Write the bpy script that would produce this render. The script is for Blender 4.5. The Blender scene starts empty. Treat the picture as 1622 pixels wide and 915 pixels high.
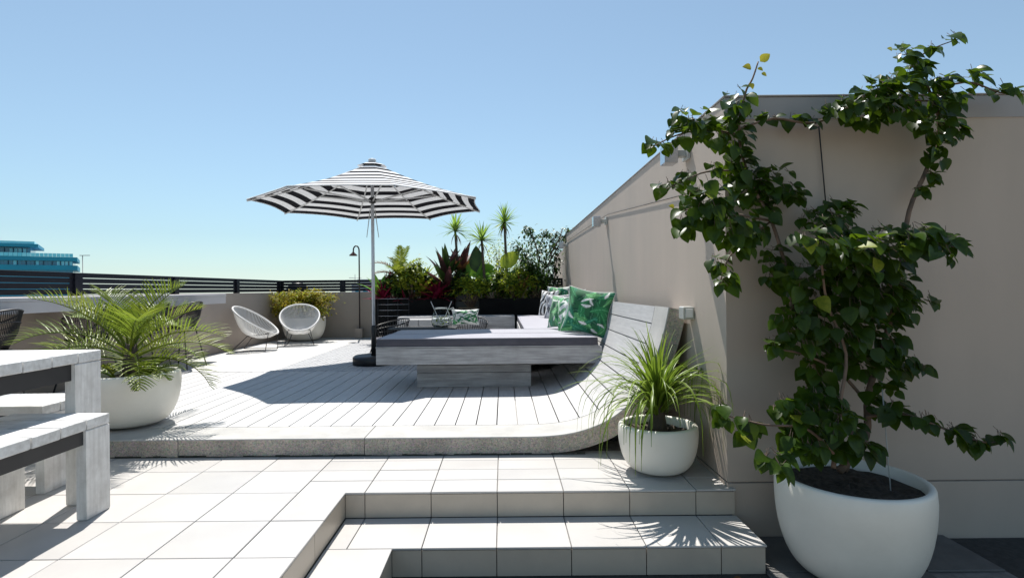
import bpy, bmesh, math, random
from mathutils import Vector, Matrix, Euler
rnd = random.Random(7)
S = bpy.context.scene
COL = S.collection
PI = math.pi
R = math.radians

# ------------------------------------------------------------------ camera
H, FPX, VX, VY, ROLL = 1.2, 865.0, 798.0, 457.5, 0.009
cam_d = bpy.data.cameras.new('camera')
cam = bpy.data.objects.new('camera', cam_d)
COL.objects.link(cam)
cam_d.sensor_width = 36.0
cam_d.lens = FPX / 1622 * 36
cam_d.shift_x = (811 - VX) / 1622
cam_d.clip_start = 0.05
cam_d.clip_end = 20000
cam.matrix_world = Matrix.Translation((0, 0, H)) @ Matrix.Rotation(PI / 2, 4, 'X') @ Matrix.Rotation(-ROLL, 4, 'Z')
S.camera = cam

# ------------------------------------------------------------------ sky and sun
SUN = Vector((-0.125, 0.535, 1.0)).normalized()      # direction towards the sun
w = bpy.data.worlds.new('World')
S.world = w
w.use_nodes = True
nt = w.node_tree
bg = nt.nodes['Background']
sky = nt.nodes.new('ShaderNodeTexSky')
sky.sky_type = 'NISHITA'
sky.sun_disc = False
sky.sun_elevation = math.asin(SUN.z)
sky.sun_rotation = math.atan2(SUN.x, SUN.y)
sky.air_density = 1.3
sky.dust_density = 0.1
sky.ozone_density = 3.0
# thin summer haze and the photograph's white balance: a softer blue than the bare model
hs_ = nt.nodes.new('ShaderNodeHueSaturation')
hs_.inputs['Saturation'].default_value = 0.6
wb_ = nt.nodes.new('ShaderNodeVectorMath')
wb_.operation = 'MULTIPLY'
wb_.inputs[1].default_value = (0.76, 0.965, 1.09)
nt.links.new(sky.outputs[0], hs_.inputs['Color'])
nt.links.new(hs_.outputs[0], wb_.inputs[0])
nt.links.new(wb_.outputs[0], bg.inputs[0])
bg.inputs[1].default_value = 0.066
sd = bpy.data.lights.new('sun', 'SUN')
sd.energy = 4.2
sd.angle = R(0.5)
sd.color = (1.0, 0.965, 0.91)
so = bpy.data.objects.new('sun', sd)
COL.objects.link(so)
so.rotation_euler = SUN.to_track_quat('Z', 'Y').to_euler()
S.view_settings.view_transform = 'Standard'
S.view_settings.look = 'None'
S.view_settings.exposure = 0.74
S.view_settings.gamma = 1.0

# ------------------------------------------------------------------ helpers
def at(px, py, Y):
    """place a measured photo point at a chosen real distance Y"""
    u, v = px - VX, py - VY
    a, b = u - ROLL * v, v + ROLL * u
    return Vector((a * Y / FPX, Y, H - b * Y / FPX))

class MB:
    def __init__(self):
        self.v, self.f, self.m, self.s = [], [], [], []
    def add(self, vs, fs, mi=0, smooth=False):
        o = len(self.v)
        self.v += [tuple(p) for p in vs]
        self.f += [tuple(i + o for i in f) for f in fs]
        self.m += [mi] * len(fs)
        self.s += [smooth] * len(fs)
        return self
    def box(self, x0, x1, y0, y1, z0, z1, mi=0, ch=0.0):
        if ch <= 0:
            vs = [(x, y, z) for z in (z0, z1) for y in (y0, y1) for x in (x0, x1)]
            fs = [(0, 2, 3, 1), (4, 5, 7, 6), (0, 1, 5, 4), (2, 6, 7, 3), (0, 4, 6, 2), (1, 3, 7, 5)]
            return self.add(vs, fs, mi)
        c = ch
        def ring(a0, a1, b0, b1, z):
            return [(a0, b0, z), (a1, b0, z), (a1, b1, z), (a0, b1, z)]
        vs = (ring(x0 + c, x1 - c, y0 + c, y1 - c, z0) + ring(x0, x1, y0, y1, z0 + c) +
              ring(x0, x1, y0, y1, z1 - c) + ring(x0 + c, x1 - c, y0 + c, y1 - c, z1))
        fs = [(3, 2, 1, 0), (12, 13, 14, 15)]
        for k in range(3):
            for i in range(4):
                j = (i + 1) % 4
                fs.append((k * 4 + i, k * 4 + j, k * 4 + 4 + j, k * 4 + 4 + i))
        return self.add(vs, fs, mi)
    def tube(self, pts, r, n=6, mi=0, closed=False, cap=True):
        pts = [Vector(p) for p in pts]
        N = len(pts)
        rr = r if isinstance(r, (list, tuple)) else [r] * N
        vs = []
        t0 = (pts[1] - pts[0]).normalized()
        up = Vector((0, 0, 1)) if abs(t0.z) < 0.9 else Vector((1, 0, 0))
        nrm = t0.cross(up).normalized()
        for i, p in enumerate(pts):
            if closed:
                t = pts[(i + 1) % N] - pts[i - 1]
            else:
                t = pts[min(i + 1, N - 1)] - pts[max(i - 1, 0)]
            t.normalize()
            nrm = (nrm - t * nrm.dot(t))
            if nrm.length < 1e-6:
                nrm = t.orthogonal()
            nrm.normalize()
            b = t.cross(nrm)
            for k in range(n):
                a = 2 * PI * k / n
                vs.append(p + (nrm * math.cos(a) + b * math.sin(a)) * rr[i])
        fs = []
        for i in range(N if closed else N - 1):
            j = (i + 1) % N
            for k in range(n):
                l = (k + 1) % n
                fs.append((i * n + k, i * n + l, j * n + l, j * n + k))
        if cap and not closed:
            fs.append(tuple(range(n - 1, -1, -1)))
            fs.append(tuple((N - 1) * n + k for k in range(n)))
        return self.add(vs, fs, mi, True)
    def lathe(self, prof, n=40, c=(0, 0, 0), mi=0, smooth=True):
        vs, fs = [], []
        for (r, z) in prof:
            for k in range(n):
                a = 2 * PI * k / n
                vs.append((c[0] + r * math.cos(a), c[1] + r * math.sin(a), c[2] + z))
        for i in range(len(prof) - 1):
            for k in range(n):
                l = (k + 1) % n
                fs.append((i * n + k, i * n + l, (i + 1) * n + l, (i + 1) * n + k))
        return self.add(vs, fs, mi, smooth)
    def mesh(self, name, mats):
        me = bpy.data.meshes.new(name)
        me.from_pydata(self.v, [], self.f)
        for m in (mats if isinstance(mats, (list, tuple)) else [mats]):
            me.materials.append(m)
        me.polygons.foreach_set('material_index', self.m)
        me.polygons.foreach_set('use_smooth', self.s)
        me.update()
        return me
    def build(self, name, mats, parent=None, loc=None):
        return link(name, self.mesh(name, mats), parent, loc)

def link(name, me, parent=None, loc=None):
    o = bpy.data.objects.new(name, me)
    COL.objects.link(o)
    if parent is not None:
        o.parent = parent
    if loc is not None:
        o.location = loc
    return o

def tag(o, label=None, cat=None, group=None, kind=None):
    if label: o['label'] = label
    if cat: o['category'] = cat
    if group: o['group'] = group
    if kind: o['kind'] = kind
    return o

def thing(name, label, cat, loc=(0, 0, 0), rz=0.0, group=None):
    o = bpy.data.objects.new(name, None)
    COL.objects.link(o)
    o.empty_display_size = 0.1
    o.location = loc
    o.rotation_euler = (0, 0, rz)
    return tag(o, label, cat, group)

def copy_tree(o, parent=None):
    c = o.copy()
    COL.objects.link(c)
    c.parent = parent
    for ch in o.children:
        copy_tree(ch, c)
    return c

# ------------------------------------------------------------------ materials
def M(name, col, rough=0.6, col2=None, scale=8.0, stretch=(1, 1, 1), detail=5, bump=0.0, bscale=None,
      spec=0.5, rand=0.0, transl=0.0, metal=0.0, lo=0.35, hi=0.65, coat=0.0, dirt=None, dirt_scale=1.5, dirt_amt=0.5, tcol=None, attr=None, sheen=0.0):
    m = bpy.data.materials.new(name)
    m.use_nodes = True
    t = m.node_tree
    n, l = t.nodes, t.links
    p = n['Principled BSDF']
    p.inputs['Roughness'].default_value = rough
    p.inputs['Metallic'].default_value = metal
    p.inputs['Specular IOR Level'].default_value = spec
    if coat: p.inputs['Coat Weight'].default_value = coat
    if sheen: p.inputs['Sheen Weight'].default_value = sheen
    tc = n.new('ShaderNodeTexCoord')
    oi = n.new('ShaderNodeObjectInfo')
    mul = n.new('ShaderNodeVectorMath'); mul.operation = 'MULTIPLY'
    mul.inputs[1].default_value = stretch
    l.new(tc.outputs['Object'], mul.inputs[0])
    add = n.new('ShaderNodeVectorMath'); add.operation = 'ADD'
    l.new(mul.outputs[0], add.inputs[0])
    sc = n.new('ShaderNodeMath'); sc.operation = 'MULTIPLY'; sc.inputs[1].default_value = 53.7
    l.new(oi.outputs['Random'], sc.inputs[0])
    l.new(sc.outputs[0], add.inputs[1])
    vec = add.outputs[0]
    cur = None
    if attr:
        a = n.new('ShaderNodeAttribute'); a.attribute_name = attr
        cur = a.outputs['Color']
    else:
        rgb = n.new('ShaderNodeRGB'); rgb.outputs[0].default_value = (*col, 1)
        cur = rgb.outputs[0]
    if col2:
        no = n.new('ShaderNodeTexNoise'); no.inputs['Scale'].default_value = scale
        no.inputs['Detail'].default_value = detail
        l.new(vec, no.inputs['Vector'])
        mr = n.new('ShaderNodeMapRange')
        mr.inputs[1].default_value = lo; mr.inputs[2].default_value = hi
        l.new(no.outputs['Fac'], mr.inputs[0])
        mx = n.new('ShaderNodeMix'); mx.data_type = 'RGBA'
        l.new(mr.outputs[0], mx.inputs['Factor'])
        l.new(cur, mx.inputs['A'])
        mx.inputs['B'].default_value = (*col2, 1)
        cur = mx.outputs['Result']
    if dirt:
        no = n.new('ShaderNodeTexNoise'); no.inputs['Scale'].default_value = dirt_scale
        no.inputs['Detail'].default_value = 8; no.inputs['Roughness'].default_value = 0.65
        l.new(add.outputs[0] if stretch == (1, 1, 1) else tc.outputs['Object'], no.inputs['Vector'])
        mr = n.new('ShaderNodeMapRange')
        mr.inputs[1].default_value = 0.45; mr.inputs[2].default_value = 0.75
        mr.inputs[4].default_value = dirt_amt
        l.new(no.outputs['Fac'], mr.inputs[0])
        mx = n.new('ShaderNodeMix'); mx.data_type = 'RGBA'
        l.new(mr.outputs[0], mx.inputs['Factor'])
        l.new(cur, mx.inputs['A'])
        mx.inputs['B'].default_value = (*dirt, 1)
        cur = mx.outputs['Result']
    if rand:
        mr = n.new('ShaderNodeMapRange')
        mr.inputs[3].default_value = 1 - rand; mr.inputs[4].default_value = 1 + rand
        l.new(oi.outputs['Random'], mr.inputs[0])
        vm = n.new('ShaderNodeVectorMath'); vm.operation = 'SCALE'
        l.new(cur, vm.inputs[0]); l.new(mr.outputs[0], vm.inputs['Scale'])
        cur = vm.outputs[0]
    l.new(cur, p.inputs['Base Color'])
    if bump:
        nb = n.new('ShaderNodeTexNoise'); nb.inputs['Scale'].default_value = bscale or scale * 3
        nb.inputs['Detail'].default_value = 6
        l.new(vec, nb.inputs['Vector'])
        bp = n.new('ShaderNodeBump'); bp.inputs['Strength'].default_value = bump
        bp.inputs['Distance'].default_value = 0.01
        l.new(nb.outputs['Fac'], bp.inputs['Height'])
        l.new(bp.outputs[0], p.inputs['Normal'])
    if transl:
        tr = n.new('ShaderNodeBsdfTranslucent')
        if tcol:
            tr.inputs[0].default_value = (*tcol, 1)
        else:
            l.new(cur, tr.inputs[0])
        ms = n.new('ShaderNodeMixShader'); ms.inputs[0].default_value = transl
        l.new(p.outputs[0], ms.inputs[1]); l.new(tr.outputs[0], ms.inputs[2])
        l.new(ms.outputs[0], n['Material Output'].inputs[0])
    return m

TILE = M('porcelain_tile', (0.52, 0.5, 0.475), 0.38, (0.48, 0.46, 0.44), 3.0, rand=0.06, bump=0.03, bscale=60, dirt=(0.42, 0.39, 0.36), dirt_scale=2.2, dirt_amt=0.35)
GROUT = M('grout', (0.22, 0.21, 0.2), 0.9, (0.15, 0.14, 0.135), 20)
RISERT = M('riser_tile', (0.54, 0.46, 0.37), 0.4, (0.5, 0.425, 0.34), 4.0, rand=0.04, bump=0.03, bscale=60, dirt=(0.3, 0.26, 0.22), dirt_scale=3, dirt_amt=0.35)  # same tile, warmed in colour for light bounced onto the shaded risers
CONC = M('smooth_concrete', (0.46, 0.445, 0.42), 0.75, (0.4, 0.39, 0.37), 6, bump=0.12, bscale=70, dirt=(0.33, 0.32, 0.3), dirt_scale=3)
BOARD = M('white_washed_board', (0.53, 0.52, 0.51), 0.6, (0.46, 0.45, 0.445), 6, (9, 0.7, 9), bump=0.15, bscale=18, rand=0.07, dirt=(0.44, 0.43, 0.42), dirt_scale=2.5, dirt_amt=0.35)
PAVER = M('pale_paver', (0.54, 0.53, 0.51), 0.6, (0.49, 0.48, 0.465), 4, rand=0.05, bump=0.05, bscale=50, dirt=(0.48, 0.47, 0.45), dirt_scale=1.2, dirt_amt=0.4)
MOSAIC = M('mosaic_stone', (0.5, 0.5, 0.5), 0.6, (0.36, 0.36, 0.37), 30, lo=0.3, hi=0.7)
RENDER = M('wall_render', (0.5, 0.415, 0.345), 0.85, (0.475, 0.395, 0.328), 2.2, (2.2, 2.2, 0.3), bump=0.08, bscale=160, dirt=(0.39, 0.34, 0.295), dirt_scale=0.9, dirt_amt=0.45)
CAPPING = M('metal_capping', (0.36, 0.335, 0.32), 0.55, (0.33, 0.305, 0.29), 2, spec=0.4)
PARAPET = M('parapet_render', (0.41, 0.34, 0.285), 0.85, (0.37, 0.305, 0.255), 1.6, bump=0.08, bscale=120, dirt=(0.33, 0.29, 0.26), dirt_scale=1.2)
POTM = M('white_pot_fibreglass', (0.84, 0.805, 0.715), 0.42, (0.81, 0.77, 0.685), 3, bump=0.03, bscale=50, dirt=(0.6, 0.56, 0.48), dirt_scale=2.5, dirt_amt=0.35)
SOIL = M('potting_soil', (0.03, 0.022, 0.016), 0.95, (0.07, 0.055, 0.04), 40, bump=0.8, bscale=60)
BLACK = M('black_powder_coat', (0.012, 0.012, 0.014), 0.45, (0.02, 0.02, 0.022), 8)
FENCEM = M('dark_slat_paint', (0.008, 0.009, 0.015), 0.5, (0.013, 0.014, 0.021), 3, (1, 1, 6), rand=0.15, spec=0.2)
PLANTERM = M('black_planter', (0.006, 0.006, 0.0065), 0.8, (0.009, 0.009, 0.009), 5, spec=0.12)
FABW = M('white_canvas', (0.8, 0.8, 0.8), 0.8, (0.76, 0.76, 0.77), 5, transl=0.16, bump=0.1, bscale=9)
FABB = M('black_canvas', (0.016, 0.016, 0.02), 0.95, (0.022, 0.022, 0.027), 5, spec=0.1, transl=0.04, bump=0.1, bscale=9)
ALU = M('silver_aluminium', (0.62, 0.64, 0.67), 0.38, metal=0.35)
WHITEP = M('white_powder_coat', (0.75, 0.75, 0.75), 0.45)
GREYWOOD = M('grey_washed_wood', (0.46, 0.455, 0.46), 0.7, (0.3, 0.295, 0.3), 5, (0.8, 9, 9), bump=0.25, bscale=16, rand=0.09, dirt=(0.24, 0.23, 0.225), dirt_scale=5, dirt_amt=0.55)
TWOOD = M('white_painted_table_wood', (0.78, 0.775, 0.76), 0.65, (0.64, 0.63, 0.61), 5, (0.9, 9, 9), bump=0.25, bscale=14, rand=0.05, dirt=(0.33, 0.31, 0.28), dirt_scale=6, dirt_amt=0.55)
TLEG = M('white_painted_leg_wood', (0.8, 0.785, 0.76), 0.65, (0.66, 0.64, 0.61), 5, (9, 9, 0.7), bump=0.25, bscale=14, rand=0.05, dirt=(0.33, 0.3, 0.27), dirt_scale=6, dirt_amt=0.55)
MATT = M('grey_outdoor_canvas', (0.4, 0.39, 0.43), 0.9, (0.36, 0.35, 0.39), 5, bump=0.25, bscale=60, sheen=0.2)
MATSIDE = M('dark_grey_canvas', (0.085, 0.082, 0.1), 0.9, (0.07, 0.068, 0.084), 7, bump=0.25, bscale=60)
CORD = M('white_pvc_cord', (0.85, 0.84, 0.82), 0.5, transl=0.3)
SHOWERM = M('dark_copper', (0.12, 0.06, 0.045), 0.4, metal=0.6)
PIPE = M('dark_bronze_pipe', (0.05, 0.04, 0.04), 0.4, metal=0.4)
STEEL = M('brushed_steel', (0.55, 0.56, 0.58), 0.22, metal=1.0)
GREYP = M('grey_plastic', (0.45, 0.45, 0.42), 0.5)
GROUNDM = M('dark_asphalt', (0.03, 0.029, 0.028), 0.9, (0.05, 0.048, 0.045), 30, bump=0.5, bscale=120)
DPAVER = M('dark_paver', (0.13, 0.125, 0.12), 0.7, (0.1, 0.097, 0.093), 8, rand=0.08, bump=0.2, bscale=80)
BARK = M('bark', (0.11, 0.08, 0.055), 0.9, (0.06, 0.045, 0.033), 20, (1, 1, 0.25), bump=0.6, bscale=30)
STEM = M('woody_stem', (0.2, 0.13, 0.09), 0.8, (0.1, 0.07, 0.05), 12, bump=0.4, bscale=40)
def leafm(name, c, c2, rough=0.35, transl=0.35, rand=0.25, scale=6, tcol=None, spec=0.35):
    return M(name, c, rough, c2, scale, transl=transl, rand=rand, tcol=tcol, spec=spec)
VLEAF = leafm('vine_leaf', (0.034, 0.066, 0.007), (0.02, 0.042, 0.005), 0.32, 0.22, 0.45, 6, (0.2, 0.34, 0.015), 0.2)
VLEAFY = leafm('young_vine_leaf', (0.4, 0.36, 0.03), (0.3, 0.28, 0.03), 0.4, 0.4, 0.15)
PALML = leafm('palm_leaflet', (0.15, 0.23, 0.02), (0.24, 0.28, 0.035), 0.38, 0.42, 0.25, 3)
PONY = leafm('strap_leaf', (0.14, 0.23, 0.02), (0.21, 0.29, 0.035), 0.38, 0.4, 0.3, 2)
YUCCA = leafm('yucca_leaf', (0.3, 0.44, 0.07), (0.2, 0.32, 0.06), 0.4, 0.5, 0.2)
CORDY = leafm('dark_cordyline_leaf', (0.06, 0.025, 0.027), (0.1, 0.04, 0.04), 0.4, 0.35, 0.25)
REDL = leafm('crimson_leaf', (0.32, 0.02, 0.06), (0.2, 0.015, 0.045), 0.4, 0.5, 0.3)
LIME = leafm('lime_leaf', (0.46, 0.5, 0.05), (0.3, 0.38, 0.04), 0.45, 0.5, 0.3)
MIDL = leafm('mid_green_leaf', (0.11, 0.2, 0.025), (0.06, 0.12, 0.02), 0.4, 0.35, 0.3)
DARKL = leafm('dark_green_leaf', (0.035, 0.07, 0.014), (0.025, 0.05, 0.012), 0.4, 0.25, 0.3)
GOLDL = leafm('golden_green_leaf', (0.46, 0.34, 0.015), (0.32, 0.28, 0.02), 0.7, 0.35, 0.3)
BANANA = leafm('broad_leaf', (0.16, 0.36, 0.03), (0.22, 0.42, 0.04), 0.35, 0.5, 0.15)
DRY = leafm('dry_leaf', (0.25, 0.12, 0.04), (0.15, 0.07, 0.03), 0.7, 0.2, 0.3)
# exposed-aggregate face of the concrete kerb: pale matrix, pebbles and dark pits
def aggregate():
    m = M('exposed_aggregate', (0.42, 0.32, 0.2), 0.9, (0.32, 0.24, 0.15), 5, bump=0.5, bscale=150)
    t = m.node_tree; n, l = t.nodes, t.links
    p = n['Principled BSDF']
    src = p.inputs['Base Color'].links[0].from_socket
    tc = n.new('ShaderNodeTexCoord')
    vo = n.new('ShaderNodeTexVoronoi'); vo.inputs['Scale'].default_value = 75
    l.new(tc.outputs['Object'], vo.inputs['Vector'])
    cr = n.new('ShaderNodeValToRGB')
    e = cr.color_ramp.elements
    e[0].position = 0.0; e[0].color = (0.25, 0.25, 0.25, 1)
    e[1].position = 0.36; e[1].color = (1, 1, 1, 1)
    l.new(vo.outputs['Distance'], cr.inputs[0])
    no = n.new('ShaderNodeTexNoise'); no.inputs['Scale'].default_value = 25
    l.new(tc.outputs['Object'], no.inputs['Vector'])
    mr = n.new('ShaderNodeMapRange'); mr.inputs[1].default_value = 0.4; mr.inputs[2].default_value = 0.6
    l.new(no.outputs['Fac'], mr.inputs[0])
    mx = n.new('ShaderNodeMix'); mx.data_type = 'RGBA'; mx.blend_type = 'MULTIPLY'
    l.new(mr.outputs[0], mx.inputs['Factor'])
    l.new(src, mx.inputs['A']); l.new(cr.outputs[0], mx.inputs['B'])
    vo2 = n.new('ShaderNodeTexVoronoi'); vo2.inputs['Scale'].default_value = 110
    l.new(tc.outputs['Object'], vo2.inputs['Vector'])
    m2 = n.new('ShaderNodeMix'); m2.data_type = 'RGBA'; m2.blend_type = 'OVERLAY'; m2.inputs['Factor'].default_value = 0.35
    l.new(mx.outputs['Result'], m2.inputs['A']); l.new(vo2.outputs['Color'], m2.inputs['B'])
    bw = n.new('ShaderNodeHueSaturation'); bw.inputs['Saturation'].default_value = 0.45
    l.new(m2.outputs['Result'], bw.inputs['Color'])
    l.new(bw.outputs[0], p.inputs['Base Color'])
    return m
AGG = aggregate()
COURT = M('bounce_paver', (0.3, 0.235, 0.17), 0.7, (0.26, 0.205, 0.15), 3, rand=0.06, bump=0.1, bscale=60)
KERBLINE = M('dark_kerb_line', (0.03, 0.033, 0.025), 0.95, (0.05, 0.05, 0.04), 30, bump=0.6)  # dark mottled colour of the strips at the kerb foot

# ================================================================== SETTING
# lower ground at the foot of the steps, and the land far below the roof terrace
g = MB().box(-9, 12, -6, 3.262, -0.42, -0.312).build('ground', GROUNDM); tag(g, kind='structure')
far = MB().add([(-6000, -6000, -16), (6000, -6000, -16), (6000, 6000, -16), (-6000, 6000, -16)], [(0, 1, 2, 3)]).build('land', M('distant_land', (0.12, 0.13, 0.11), 0.9, (0.2, 0.2, 0.19), 0.01)); tag(far, kind='structure')
podium = MB().box(-9, 12, 3.27, 16, -16, -0.43).build('building_podium', PARAPET); tag(podium, kind='structure')

# unseen lower court paving, added to bounce warm light onto wall and pot
court = thing('unseen_court', None, None); tag(court, kind='structure')
MB().box(-0.59, 8.0, -5.6, 1.93, -0.312, -0.305).build('court_bed', GROUT, court)
me = MB().box(.003, .597, .003, .597, 0, .012, 0, .003).mesh('paver', COURT)
for i in range(14):
    for j in range(12):
        link('paver', me, court, (-0.585 + i * .6, 1.92 - .6 * (j + 1), -.305 + rnd.uniform(0, .002)))

# dark pavers along the wall, under the big pot
pv = thing('paving', None, None); tag(pv, kind='structure')
MB().box(1.372, 2.62, 2.42, 3.262, -0.312, -0.3).build('paving_bed', GROUT, pv)
me = MB().box(0.003, 0.407, 0.003, 0.407, 0, 0.012, 0, 0.003).mesh('paver', DPAVER)
for i in range(3):
    for j in range(2):
        if j == 0 and i == 2: continue
        link('paver', me, pv, (1.374 + i * 0.412, 2.435 + j * 0.412, -0.3 + rnd.uniform(0, .002)))

TW = 0.394
XL = [-0.05 + TW * k for k in range(-16, 4)]          # tile joints across
def tile_mesh(name, dx, dy, dz, mat):
    return MB().box(0.0026, dx - 0.0026, 0.0026, dy - 0.0026, 0, dz, 0, 0.002).mesh(name, mat)
_tm = {}
def put_tile(parent, x0, x1, y0, y1, ztop, mat=None, h=0.012):
    mat = mat or TILE
    k = (round(x1 - x0, 4), round(y1 - y0, 4), h, mat.name)
    if k not in _tm:
        _tm[k] = tile_mesh('tile', x1 - x0, y1 - y0, h, mat)
    o = link('tile', _tm[k], parent, (x0, y0, ztop - h + rnd.uniform(-.0008, .0008)))
    o.rotation_euler = (rnd.uniform(-.0012, .0012), rnd.uniform(-.0012, .0012), 0)
    return o
def put_riser(parent, a0, a1, z0, z1, plane, axis):
    """upright tile; axis 'y' faces -Y at y=plane, axis 'x' faces +X at x=plane"""
    c = 0.0025
    if axis == 'y':
        return MB().box(a0 + c, a1 - c, plane, plane + 0.011, z0 + c, z1 - c, 0, 0.0015).build('riser_tile', RISERT, parent)
    return MB().box(plane - 0.011, plane, a0 + c, a1 - c, z0 + c, z1 - c, 0, 0.0015).build('riser_tile', RISERT, parent)

EX, S1, S2 = -0.955, 3.25, 2.873      # left edge of the stair well, fronts of the two steps
Z1, Z2 = -0.155, -0.308
terr = thing('terrace_floor', None, None); tag(terr, kind='structure')
MB().box(-6.4, EX - 0.02, 0.9, 4.4, -0.4, -0.0125).build('slab', GROUT, terr)
MB().box(EX - 0.02, 1.366, S1 + 0.02, 4.4, -0.4, -0.0125).build('slab', GROUT, terr)
xl = [x for x in XL if x < EX] + [EX + 0.006]
yl = [S1 + TW * k for k in range(-6, 3)]
for i in range(len(xl) - 1):
    for j in range(len(yl) - 1):
        if yl[j] > 3.95 or (yl[j] > S1 - .01 and i == len(xl) - 2): continue
        put_tile(terr, xl[i], xl[i + 1], yl[j], yl[j + 1], 0.0)
xr = [x for x in XL if x > EX - .3] + [1.37]
yr = [S1 - 0.008, S1 + TW / 2, S1 + TW, S1 + TW * 1.5, S1 + TW * 2]
# the column beside the edge is laid in half tiles too
for i in range(len(xr) - 1):
    for j in range(4):
        put_tile(terr, xr[i], xr[i + 1], yr[j], yr[j + 1], 0.0)
# risers of the terrace edge
xs = [EX] + [x for x in XL if x > EX] + [1.366]
for i in range(len(xs) - 1):
    put_riser(terr, xs[i], xs[i + 1], Z1, -0.0135, S1, 'y')
ys = [S1 + TW * k for k in range(-5, 1)]
for j in range(len(ys) - 1):
    put_riser(terr, ys[j] - 0.13, ys[j + 1] - 0.13 if j < len(ys) - 2 else S1, Z1, -0.0135, EX, 'x')
# lower step: an L of tiles with its own risers
stp = thing('lower_step', None, None); tag(stp, kind='structure')
MB().box(EX + 0.001, 1.352, S2 + 0.02, S1 + 0.019, -0.4, Z1 - 0.0125).build('slab', GROUT, stp)
MB().box(EX + 0.001, -0.622, 0.9, S2 + 0.02, -0.4, Z1 - 0.0125).build('slab', GROUT, stp)
for i in range(len(xs) - 1):
    put_tile(stp, xs[i] + (0.002 if i == 0 else 0), xs[i + 1] + (0.006 if i == len(xs) - 2 else 0), S2 - 0.008, S1 - 0.001, Z1)
for j in range(5):
    y1 = S2 - 0.008 - TW * j
    put_tile(stp, EX + 0.002, -0.596, y1 - TW, y1, Z1)
x2 = [-0.602] + [x for x in XL if x > -0.6] + [1.366]
for i in range(len(x2) - 1):
    put_riser(stp, x2[i], x2[i + 1], Z2 - 0.004, Z1 - 0.0135, S2, 'y')
for j in range(5):
    put_riser(stp, S2 - TW * (j + 1), S2 - TW * j, Z2 - 0.004, Z1 - 0.0135, -0.602, 'x')
put_riser(stp, S2 + 0.011, S1, Z2 - 0.004, Z1 - 0.0135, 1.366, 'x')
put_riser(terr, S1 + 0.011, S1 + 0.3, Z2 - 0.004, -0.0135, 1.366, 'x')

# ------------------------------------------------------------------ curved profile of the lounge deck
ZP = 0.13
key = [(-6.4, .13), (0.1, .13), (.3, .134), (.46, .15), (.6, .184), (.735, .24), (.86, .325), (.965, .435), (1.045, .575), (1.11, .74), (1.16, .9), (1.193, 1.056)]
def smooth(keys, per=8):
    P = [Vector(k) for k in keys]
    out = []
    for i in range(len(P) - 1):
        p0, p1, p2, p3 = P[max(i - 1, 0)], P[i], P[i + 1], P[min(i + 2, len(P) - 1)]
        if i == 0: out.append(p1); continue
        if i == 1: p0 = Vector((-0.05, .13))
        for k in range(per):
            t = k / per
            out.append(0.5 * ((2 * p1) + (p2 - p0) * t + (2 * p0 - 5 * p1 + 4 * p2 - p3) * t * t + (3 * p1 - p0 - 3 * p2 + p3) * t ** 3))
    out.append(P[-1])
    return out
prof = smooth(key)
arc = [0.0]
for i in range(1, len(prof)): arc.append(arc[-1] + (prof[i] - prof[i - 1]).length)
def on_arc(s):
    s = max(0, min(s, arc[-1]))
    for i in range(1, len(arc)):
        if s <= arc[i]:
            t = (s - arc[i - 1]) / (arc[i] - arc[i - 1])
            return prof[i - 1].lerp(prof[i], t)
    return prof[-1]
def normal_at(s):
    d = (on_arc(s + .01) - on_arc(s - .01)).normalized()
    return Vector((-d.y, d.x))
YK0, YK1, YD = 3.955, 4.309, 7.25
# concrete edge in cast lengths
kerb = thing('concrete_kerb', None, None); tag(kerb, kind='structure')
def kerb_piece(s0, s1, n):
    mb = MB()
    top, bot = [], []
    for i in range(n + 1):
        s = s0 + (s1 - s0) * i / n
        p, q = on_arc(s), normal_at(s)
        b = p - q * 0.128
        if s < 6.5: b = Vector((p.x, 0.003))
        top.append(p); bot.append(b)
    vs = []
    for t, b in zip(top, bot):
        vs += [(t.x, YK0 + .004, t.y), (t.x, YK1, t.y), (b.x, YK1, b.y), (b.x, YK0, b.y), (t.x - (t.x - b.x) * .05, YK0, t.y - (t.y - b.y) * .05)]
    for i in range(n):
        a, c = i * 5, i * 5 + 5
        mb.add([], [])
        mb.f += [(a, c, c + 1, a + 1), (a + 1, c + 1, c + 2, a + 2), (a + 2, c + 2, c + 3, a + 3), (a + 3, c + 3, c + 4, a + 4), (a + 4, c + 4, c, a)]
        mb.m += [0, 0, 1, 1, 0]; mb.s += [False] * 5
    mb.v = vs
    e = n * 5
    mb.f += [(0, 1, 2, 3, 4), (e + 4, e + 3, e + 2, e + 1, e)]; mb.m += [0, 0]; mb.s += [False] * 2
    return mb.build('kerb_segment', [CONC, AGG], kerb)
j0 = -1.02 + 6.4
for k in range(4):
    s1 = j0 - 1.35 * k
    if k: kerb_piece(s1 + .003, s1 + 1.35 - .003, 2)
kerb_piece(0, j0 - 1.35 * 3 - .003, 1)
kerb_piece(j0 + .003, arc[-1], 70)
# uneven dark strips where the kerb meets the tiles
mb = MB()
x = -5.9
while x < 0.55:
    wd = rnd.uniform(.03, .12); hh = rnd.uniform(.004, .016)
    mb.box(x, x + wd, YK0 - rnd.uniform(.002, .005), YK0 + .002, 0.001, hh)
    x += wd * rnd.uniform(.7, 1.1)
tag(mb.build('kerb_line', KERBLINE), kind='stuff')

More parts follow.
